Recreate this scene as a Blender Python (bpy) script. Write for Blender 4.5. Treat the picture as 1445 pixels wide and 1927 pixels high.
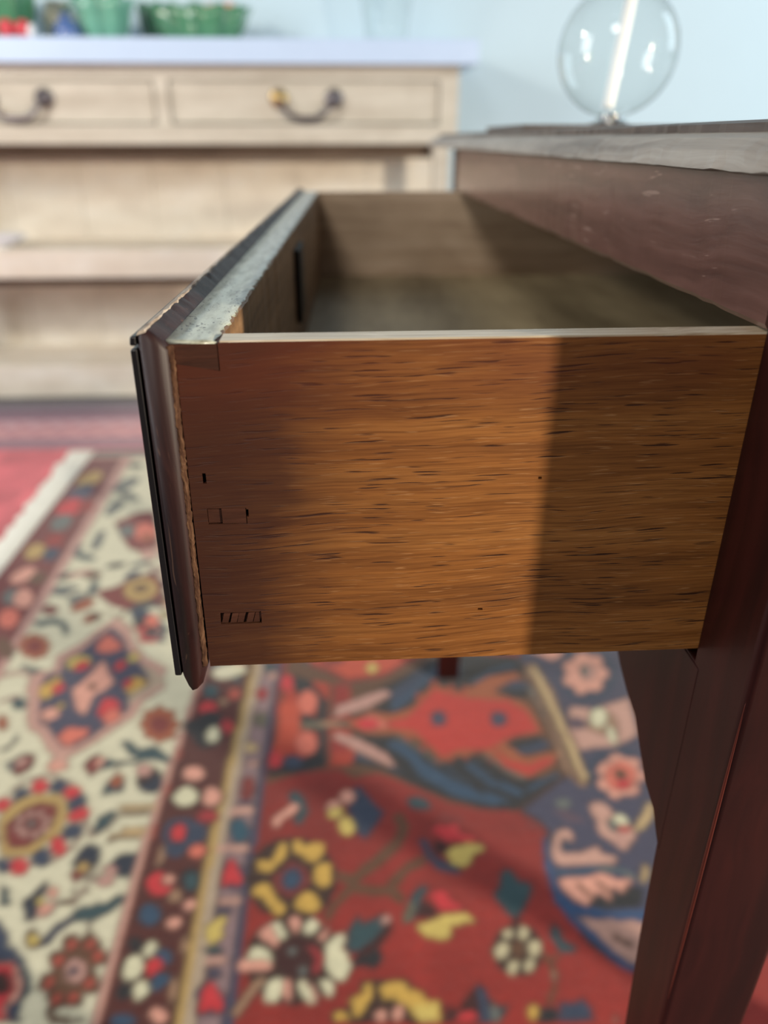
import bpy, bmesh, math, random
import numpy as np
from mathutils import Vector, Matrix

for o in list(bpy.data.objects):
    bpy.data.objects.remove(o, do_unlink=True)
scene = bpy.context.scene
COL = scene.collection
random.seed(7)
rng = np.random.default_rng(7)

# ------------------------------------------------------------------ camera
cam_data = bpy.data.cameras.new('camera')
cam = bpy.data.objects.new('camera', cam_data)
COL.objects.link(cam)
cam_data.sensor_fit = 'HORIZONTAL'
cam_data.sensor_width = 36.0
cam_data.lens = 36.0 * 1441.0 / 1445.0
cam_data.clip_start = 0.02
cam_data.clip_end = 60
cam.location = (0.0, 0.0, 0.775)
cam.rotation_euler = (math.radians(90 - 26.0), 0.0, math.radians(-3.0))
cam_data.dof.use_dof = True
cam_data.dof.focus_distance = 0.275
cam_data.dof.aperture_fstop = 7.2
scene.camera = cam

# ------------------------------------------------------------------ light
world = bpy.data.worlds.new('world')
scene.world = world
world.use_nodes = True
world.node_tree.nodes['Background'].inputs['Color'].default_value = (0.86, 0.94, 1.0, 1)
world.node_tree.nodes['Background'].inputs['Strength'].default_value = 0.10


def area_light(name, loc, target, sx, sy, power, color):
    d = bpy.data.lights.new(name, 'AREA')
    d.shape = 'RECTANGLE'; d.size = sx; d.size_y = sy; d.energy = power; d.color = color
    o = bpy.data.objects.new(name, d)
    o.location = loc
    o.rotation_euler = (Vector(target) - Vector(loc)).to_track_quat('-Z', 'Y').to_euler()
    COL.objects.link(o)
    return o


area_light('daylight_window_right', (2.6, 1.3, 1.7), (0.1, 2.8, 0.9), 1.3, 1.5, 31, (0.76, 0.91, 1.0))
area_light('left_fill_light', (-2.5, 0.35, 1.35), (0.2, 0.55, 0.6), 0.9, 1.2, 38, (0.94, 0.97, 1.0))  # unseen fill, added to brighten leg and rail faces turned left
area_light('ceiling_light_behind', (-0.75, -1.2, 2.35), (-0.1, 0.9, 0.6), 0.6, 0.6, 21, (1.0, 0.95, 0.88))
area_light('ceiling_lamp_warm', (-1.7, 0.9, 1.7), (-1.0, 2.7, 0.6), 0.25, 0.25, 24, (1.0, 0.90, 0.74))
key = bpy.data.lights.new('unseen_shadow_key', 'POINT')  # added unseen light that throws the leg's shadow onto the drawer side
key.energy = 280; key.color = (1.0, 0.87, 0.68); key.shadow_soft_size = 0.035
key_o = bpy.data.objects.new('unseen_shadow_key', key)
key_o.location = (1.84, -0.72, 1.02)
COL.objects.link(key_o)

scene.view_settings.view_transform = 'Standard'
scene.view_settings.look = 'None'
scene.view_settings.gamma = 1.0
scene.view_settings.use_curve_mapping = False
scene.view_settings.exposure = 0.08


# ------------------------------------------------------------------ colour + node helpers
def lin(r, g, b):
    f = lambda c: (c / 255 / 12.92) if c / 255 <= 0.04045 else ((c / 255 + 0.055) / 1.055) ** 2.4
    return (f(r), f(g), f(b), 1.0)


class NT:
    """small node-building helper"""
    def __init__(self, name, rough=0.5, spec=0.5, coat=0.0, coat_rough=0.1):
        self.m = bpy.data.materials.new(name)
        self.m.use_nodes = True
        self.t = self.m.node_tree
        self.b = self.t.nodes['Principled BSDF']
        self.b.inputs['Roughness'].default_value = rough
        self.b.inputs['Specular IOR Level'].default_value = spec
        self.b.inputs['Coat Weight'].default_value = coat
        self.b.inputs['Coat Roughness'].default_value = coat_rough
        tc = self.t.nodes.new('ShaderNodeTexCoord')
        self.co = tc.outputs['Object']

    def link(self, a, b):
        self.t.links.new(a, b)

    def mapping(self, src, scale=(1, 1, 1), loc=(0, 0, 0), rot=(0, 0, 0)):
        n = self.t.nodes.new('ShaderNodeMapping')
        n.inputs['Scale'].default_value = scale
        n.inputs['Location'].default_value = loc
        n.inputs['Rotation'].default_value = rot
        self.link(src, n.inputs['Vector'])
        return n.outputs['Vector']

    def noise(self, vec, scale=1.0, detail=2.0, rough=0.5, dist=0.0):
        n = self.t.nodes.new('ShaderNodeTexNoise')
        n.inputs['Scale'].default_value = scale
        n.inputs['Detail'].default_value = detail
        n.inputs['Roughness'].default_value = rough
        n.inputs['Distortion'].default_value = dist
        self.link(vec, n.inputs['Vector'])
        return n.outputs['Fac']

    def ramp(self, fac, stops):
        n = self.t.nodes.new('ShaderNodeValToRGB')
        cr = n.color_ramp
        while len(cr.elements) < len(stops):
            cr.elements.new(0.5)
        for e, (p, c) in zip(cr.elements, stops):
            e.position = p
            e.color = c if isinstance(c, tuple) else (c, c, c, 1)
        self.link(fac, n.inputs['Fac'])
        return n.outputs['Color']

    def mix(self, fac, a, b, mode='MIX'):
        n = self.t.nodes.new('ShaderNodeMix')
        n.data_type = 'RGBA'
        n.blend_type = mode
        for s, i in ((fac, 0), (a, 6), (b, 7)):
            if isinstance(s, (int, float)):
                n.inputs[i].default_value = s
            elif isinstance(s, tuple):
                n.inputs[i].default_value = s
            else:
                self.link(s, n.inputs[i])
        return n.outputs[2]

    def math(self, op, a, b=None):
        n = self.t.nodes.new('ShaderNodeMath')
        n.operation = op
        for s, i in ((a, 0), (b, 1)):
            if s is None:
                continue
            if isinstance(s, (int, float)):
                n.inputs[i].default_value = s
            else:
                self.link(s, n.inputs[i])
        return n.outputs[0]

    def sep(self, vec):
        n = self.t.nodes.new('ShaderNodeSeparateXYZ')
        self.link(vec, n.inputs[0])
        return n.outputs

    def comb(self, x, y, z):
        n = self.t.nodes.new('ShaderNodeCombineXYZ')
        for s, i in ((x, 0), (y, 1), (z, 2)):
            if isinstance(s, (int, float)):
                n.inputs[i].default_value = s
            else:
                self.link(s, n.inputs[i])
        return n.outputs[0]

    def bump(self, h, strength=0.3, dist=0.001):
        n = self.t.nodes.new('ShaderNodeBump')
        n.inputs['Strength'].default_value = strength
        n.inputs['Distance'].default_value = dist
        self.link(h, n.inputs['Height'])
        self.link(n.outputs['Normal'], self.b.inputs['Normal'])
        return n

    def color(self, c):
        if isinstance(c, tuple):
            self.b.inputs['Base Color'].default_value = c
        else:
            self.link(c, self.b.inputs['Base Color'])
        return self.m


def axis_scale(axis, along, across):
    s = [across, across, across]
    s['xyz'.index(axis)] = along
    return tuple(s)


def mat_oak_side():
    """old oak with open pores running along x, dark polish bleeding in from the drawer front"""
    n = NT('oak_drawer_side', rough=0.55, spec=0.28)
    x, y, z = n.sep(n.co)
    wob = n.noise(n.mapping(n.co, (9, 9, 9)), 1.0, 2.0)
    wob2 = n.noise(n.mapping(n.co, (45, 45, 60)), 1.0, 2.0)
    zz = n.math('ADD', z, n.math('MULTIPLY', n.math('SUBTRACT', wob, 0.5), 0.012))
    zz = n.math('ADD', zz, n.math('MULTIPLY', n.math('SUBTRACT', wob2, 0.5), 0.0011))
    zz = n.math('SUBTRACT', zz, n.math('MULTIPLY', x, 0.03))
    v = n.comb(x, y, zz)
    tone = n.noise(n.mapping(v, (7, 7, 95)), 1.0, 3.0, 0.6)
    base = n.ramp(tone, [(0.25, lin(120, 74, 36)), (0.5, lin(146, 92, 44)), (0.78, lin(162, 108, 56))])
    fine = n.noise(n.mapping(v, (32, 32, 1300)), 1.0, 3.0, 0.65)
    base = n.mix(0.75, base, n.ramp(fine, [(0.32, (0.42, 0.36, 0.30, 1)), (0.60, (1.0, 1.0, 1.0, 1))]), 'MULTIPLY')
    dens = n.noise(n.mapping(v, (14, 14, 60), loc=(9, 9, 9)), 1.0, 2.0)
    pores = n.noise(n.mapping(v, (50, 50, 1150), loc=(3, 1, 7)), 1.0, 1.5, 0.5)
    pores = n.math('ADD', pores, n.math('MULTIPLY', n.math('SUBTRACT', dens, 0.5), 0.16))
    pm = n.ramp(pores, [(0.0, 0.0), (0.625, 0.0), (0.68, 1.0), (1.0, 1.0)])
    base = n.mix(n.math('MULTIPLY', pm, 0.92), base, lin(46, 22, 12))
    fleck = n.noise(n.mapping(v, (75, 75, 1700), loc=(11, 5, 2)), 1.0, 1.5, 0.5)
    fm = n.ramp(fleck, [(0.0, 0.0), (0.63, 0.0), (0.68, 1.0), (1.0, 1.0)])
    base = n.mix(n.math('MULTIPLY', fm, 0.42), base, lin(190, 140, 92))
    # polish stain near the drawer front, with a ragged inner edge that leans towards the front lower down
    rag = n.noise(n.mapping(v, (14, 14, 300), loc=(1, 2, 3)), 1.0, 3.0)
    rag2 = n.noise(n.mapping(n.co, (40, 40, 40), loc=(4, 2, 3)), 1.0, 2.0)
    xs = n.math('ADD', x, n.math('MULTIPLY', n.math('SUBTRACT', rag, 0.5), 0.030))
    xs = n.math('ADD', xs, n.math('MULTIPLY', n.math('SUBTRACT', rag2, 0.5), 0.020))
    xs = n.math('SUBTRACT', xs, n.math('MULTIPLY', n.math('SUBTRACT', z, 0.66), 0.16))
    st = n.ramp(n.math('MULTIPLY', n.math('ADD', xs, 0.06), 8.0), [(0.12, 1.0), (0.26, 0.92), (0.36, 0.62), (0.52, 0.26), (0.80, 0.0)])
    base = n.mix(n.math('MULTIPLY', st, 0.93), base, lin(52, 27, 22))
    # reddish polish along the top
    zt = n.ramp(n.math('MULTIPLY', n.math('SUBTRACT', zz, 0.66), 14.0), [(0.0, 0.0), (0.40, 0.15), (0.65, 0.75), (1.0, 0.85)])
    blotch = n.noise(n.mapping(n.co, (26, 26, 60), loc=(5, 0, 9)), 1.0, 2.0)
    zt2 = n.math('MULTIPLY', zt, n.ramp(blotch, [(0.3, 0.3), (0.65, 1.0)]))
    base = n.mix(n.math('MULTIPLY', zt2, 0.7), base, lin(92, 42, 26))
    h = n.math('SUBTRACT', n.math('MULTIPLY', fine, 0.25), n.math('MULTIPLY', pm, 0.9))
    h = n.math('ADD', h, n.math('MULTIPLY', fm, 0.3))
    n.bump(h, 0.5, 0.0004)
    return n.color(base)


def mat_wood(name, c0, c1, c2, axis='x', along=5, across=120, rough=0.4, spec=0.5, coat=0.0, bump=0.15, blotch=0.3, streak=None, coat_rough=0.15):
    n = NT(name, rough, spec, coat, coat_rough)
    wob = n.noise(n.mapping(n.co, (12, 12, 12)), 1.0, 2.0)
    v = n.mix(0.02, n.co, n.comb(wob, wob, wob))
    g = n.noise(n.mapping(v, axis_scale(axis, along, across)), 1.0, 4.0, 0.6)
    base = n.ramp(g, [(0.28, c0), (0.5, c1), (0.72, c2)])
    bl = n.noise(n.mapping(n.co, (18, 18, 18)), 1.0, 3.0)
    base = n.mix(blotch, base, n.ramp(bl, [(0.3, (0.45, 0.42, 0.40, 1)), (0.7, (1, 1, 1, 1))]), 'MULTIPLY')
    if streak:
        s = n.noise(n.mapping(v, axis_scale(axis, along * 4, across * 4), loc=(2, 4, 1)), 1.0, 2.0)
        base = n.mix(n.ramp(s, [(0.0, 0.0), (0.66, 0.0), (0.72, 0.8), (1.0, 0.8)]), base, streak)
    n.bump(g, bump, 0.0008)
    return n.color(base)


def mat_plain(name, c, rough=0.5, spec=0.5, metal=0.0, coat=0.0, bump=0.0, bscale=200, var=0.12):
    n = NT(name, rough, spec, coat)
    n.b.inputs['Metallic'].default_value = metal
    f = n.noise(n.mapping(n.co, (bscale,) * 3), 1.0, 3.0)
    if bump:
        n.bump(f, bump, 0.0008)
    big = n.noise(n.mapping(n.co, (14, 14, 14)), 1.0, 3.0)
    d = tuple(v * (1 - 2 * var) for v in c[:3]) + (1,)
    return n.color(n.mix(big, d, c))


def mat_glass(name, tint=(0.97, 0.985, 0.98, 1), gloss=0.02):
    """thin clear glass wall: see-through face-on, mirror-like at grazing angles"""
    n = NT(name, gloss, 0.5)
    t = n.t
    t.nodes.remove(n.b)
    tr = t.nodes.new('ShaderNodeBsdfTransparent'); tr.inputs['Color'].default_value = tint
    gl = t.nodes.new('ShaderNodeBsdfGlossy'); gl.inputs['Roughness'].default_value = gloss
    lw = t.nodes.new('ShaderNodeLayerWeight'); lw.inputs['Blend'].default_value = 0.5
    n.link(n.ramp(lw.outputs['Facing'], [(0.0, tint), (0.72, tuple(c * 0.95 for c in tint[:3]) + (1,)), (0.95, tuple(c * 0.62 for c in tint[:3]) + (1,))]), tr.inputs['Color'])
    pw = n.math('MULTIPLY', n.math('POWER', lw.outputs['Facing'], 4.0), 0.55)
    fac = n.math('ADD', pw, 0.04)
    mx = t.nodes.new('ShaderNodeMixShader')
    n.link(fac, mx.inputs[0]); n.link(tr.outputs[0], mx.inputs[1]); n.link(gl.outputs[0], mx.inputs[2])
    n.link(mx.outputs[0], t.nodes['Material Output'].inputs['Surface'])
    return n.m


def mat_ledge():
    """satin top edge of the drawer front, its wall glare painted pale, pitted with open pores"""
    n = NT('pale_glare_edge', 0.34, 0.9, 0.5, 0.22)
    g = n.noise(n.mapping(n.co, (260, 60, 260)), 1.0, 3.0)
    base = n.ramp(g, [(0.3, lin(128, 124, 106)), (0.6, lin(190, 194, 178))])
    pit = n.noise(n.mapping(n.co, (900, 420, 900)), 1.0, 2.0)
    where = n.noise(n.mapping(n.co, (60, 40, 60), loc=(3, 3, 3)), 1.0, 2.0)
    pm = n.math('MULTIPLY', n.ramp(pit, [(0.0, 0.0), (0.6, 0.0), (0.65, 1.0), (1.0, 1.0)]), n.ramp(where, [(0.42, 0.0), (0.55, 1.0)]))
    base = n.mix(pm, base, lin(70, 62, 52))
    big = n.noise(n.mapping(n.co, (90, 60, 90)), 1.0, 3.0)
    n.bump(n.math('SUBTRACT', big, n.math('MULTIPLY', pm, 0.5)), 0.5, 0.0012)
    return n.color(base)


def mat_rug(name):
    n = NT(name, 0.95, 0.15)
    n.b.inputs['Sheen Weight'].default_value = 0.35
    n.b.inputs['Sheen Roughness'].default_value = 0.5
    a = n.t.nodes.new('ShaderNodeAttribute')
    a.attribute_name = 'Col'
    f = n.noise(n.mapping(n.co, (420, 420, 420)), 1.0, 2.0)
    c = n.mix(0.35, a.outputs['Color'], n.ramp(f, [(0.3, 0.62), (0.7, 1.0)]), 'MULTIPLY')
    n.bump(f, 0.5, 0.0015)
    return n.color(c)


M = {}
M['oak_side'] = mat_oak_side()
M['oak_inside'] = mat_wood('oak_drawer_inside', lin(172, 146, 122), lin(202, 176, 148), lin(216, 192, 166), 'x', 6, 90, 0.6, 0.3)
M['bottom'] = mat_wood('drawer_bottom_board', lin(132, 118, 92), lin(164, 148, 118), lin(182, 166, 134), 'y', 5, 30, 0.55, 0.4)
M['side_top'] = mat_wood('drawer_side_top_edge', lin(150, 124, 94), lin(196, 178, 150), lin(222, 210, 188), 'x', 10, 700, 0.35, 0.8, 0.3)
M['front'] = mat_wood('drawer_front_board', lin(100, 74, 52), lin(136, 104, 74), lin(158, 124, 92), 'y', 6, 140, 0.5, 0.5, bump=0.4)
M['ledge'] = mat_ledge()
M['pin'] = mat_wood('stained_pin', lin(48, 26, 18), lin(66, 36, 24), lin(82, 48, 34), 'x', 30, 300, 0.6, 0.3, bump=0.5)
M['lip'] = mat_wood('dark_mahogany_lip', lin(32, 16, 16), lin(45, 24, 23), lin(60, 34, 31), 'z', 4, 160, 0.5, 0.35, bump=0.3, streak=lin(92, 64, 50))
M['lip_back'] = mat_wood('worn_lip_edge', lin(54, 35, 27), lin(82, 57, 43), lin(118, 89, 68), 'z', 140, 700, 0.9, 0.1, bump=1.0)
M['crest'] = mat_wood('pale_lit_crest', lin(120, 100, 86), lin(176, 162, 148), lin(206, 196, 184), 'y', 60, 400, 0.7, 0.3, bump=0.8)
M['black'] = mat_plain('ebonised_bead', lin(24, 20, 22), 0.35, 0.5, bump=0.1)
M['iron'] = mat_plain('dark_iron', lin(38, 33, 30), 0.6, 0.4, bump=0.3)
M['mahogany'] = mat_wood('mahogany_leg', lin(30, 9, 8), lin(44, 13, 11), lin(58, 19, 16), 'z', 4, 70, 0.45, 0.22, 0.06, 0.12)
M['arris_glint'] = mat_plain('red_glint_arris', lin(98, 38, 27), 0.5, 0.3, bump=0.3, bscale=300, var=0.3)  # lighter red standing in for the highlight along the leg arris
M['rail'] = mat_wood('mahogany_rail', lin(78, 50, 44), lin(98, 66, 58), lin(114, 80, 72), 'y', 6, 110, 0.34, 0.8, 0.5, 0.35, streak=lin(140, 112, 102))
M['top'] = mat_wood('grey_table_top', lin(112, 100, 90), lin(152, 142, 132), lin(172, 164, 154), 'y', 5, 160, 0.45, 0.5, bump=0.5)  # greyer and paler than the rest of the table
M['fillet'] = mat_wood('shade_dark_fillet', lin(62, 50, 44), lin(84, 70, 62), lin(104, 92, 84), 'y', 5, 160, 0.4, 0.5, bump=0.4)  # darkened in place of shade on the fillet's unlit side
M['carcass'] = mat_wood('carcass_wood', lin(50, 34, 26), lin(68, 48, 36), lin(80, 58, 44), 'y', 5, 60, 0.7, 0.3)
M['pale'] = mat_wood('washed_pale_wood', lin(178, 171, 159), lin(192, 187, 176), lin(205, 201, 191), 'x', 3, 30, 0.6, 0.35, blotch=0.12, bump=0.2)
M['pale_back'] = mat_wood('washed_back_boards', lin(222, 211, 196), lin(234, 225, 210), lin(241, 236, 226), 'x', 5, 12, 0.6, 0.35, blotch=0.15, bump=0.2)
M['shade_strip'] = mat_wood('dark_shade_strip', lin(84, 70, 60), lin(104, 90, 78), lin(120, 106, 92), 'x', 3, 40, 0.8, 0.2)  # dark colour standing in for shade under frieze and shelf
M['marble'] = mat_plain('pale_blue_marble', lin(190, 212, 244), 0.3, 0.5, var=0.04)
M['pewter'] = mat_plain('pewter_handle', lin(120, 116, 122), 0.35, 0.5, metal=0.9)
M['chrome'] = mat_plain('polished_nickel', lin(225, 225, 225), 0.06, 0.5, metal=1.0, var=0.0)
M['brass'] = mat_plain('worn_brass', lin(196, 170, 120), 0.3, 0.5, metal=0.9)
M['wall'] = mat_plain('painted_wall', lin(196, 218, 232), 0.85, 0.2, bump=0.05, var=0.015)
M['floor'] = mat_wood('dark_floor_boards', lin(60, 58, 62), lin(82, 82, 88), lin(98, 98, 104), 'x', 2, 40, 0.5, 0.5)
M['green'] = mat_plain('green_majolica_glaze', lin(86, 146, 112), 0.22, 0.5, coat=0.5, var=0.2)
M['turq'] = mat_plain('turquoise_majolica_glaze', lin(122, 186, 164), 0.22, 0.5, coat=0.5, var=0.2)
M['dgreen'] = mat_plain('dark_green_glaze', lin(66, 122, 92), 0.25, 0.5, coat=0.5, var=0.2)
M['coral'] = mat_plain('coral_glaze', lin(232, 168, 146), 0.3, 0.5)
M['cream'] = mat_plain('cream_glaze', lin(226, 222, 204), 0.3, 0.5, coat=0.3)
M['red'] = mat_plain('red_lacquer', lin(214, 62, 76), 0.25, 0.5, coat=0.4)
M['blue'] = mat_plain('blue_glaze', lin(84, 112, 172), 0.3, 0.5, coat=0.3)
M['white'] = mat_plain('white_ceramic', lin(240, 242, 248), 0.25, 0.5, coat=0.3, var=0.02)
M['rod'] = mat_plain('white_rod', lin(250, 252, 255), 0.4, 0.5, var=0.0)
M['tray'] = mat_plain('dark_tray', lin(86, 76, 72), 0.4, 0.5, bump=0.1)
M['glass'] = mat_glass('clear_glass')
M['rug'] = mat_rug('knotted_wool')
M['fringe'] = mat_plain('cotton_fringe', lin(240, 238, 228), 0.95, 0.1, bump=0.6, bscale=500)

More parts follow.
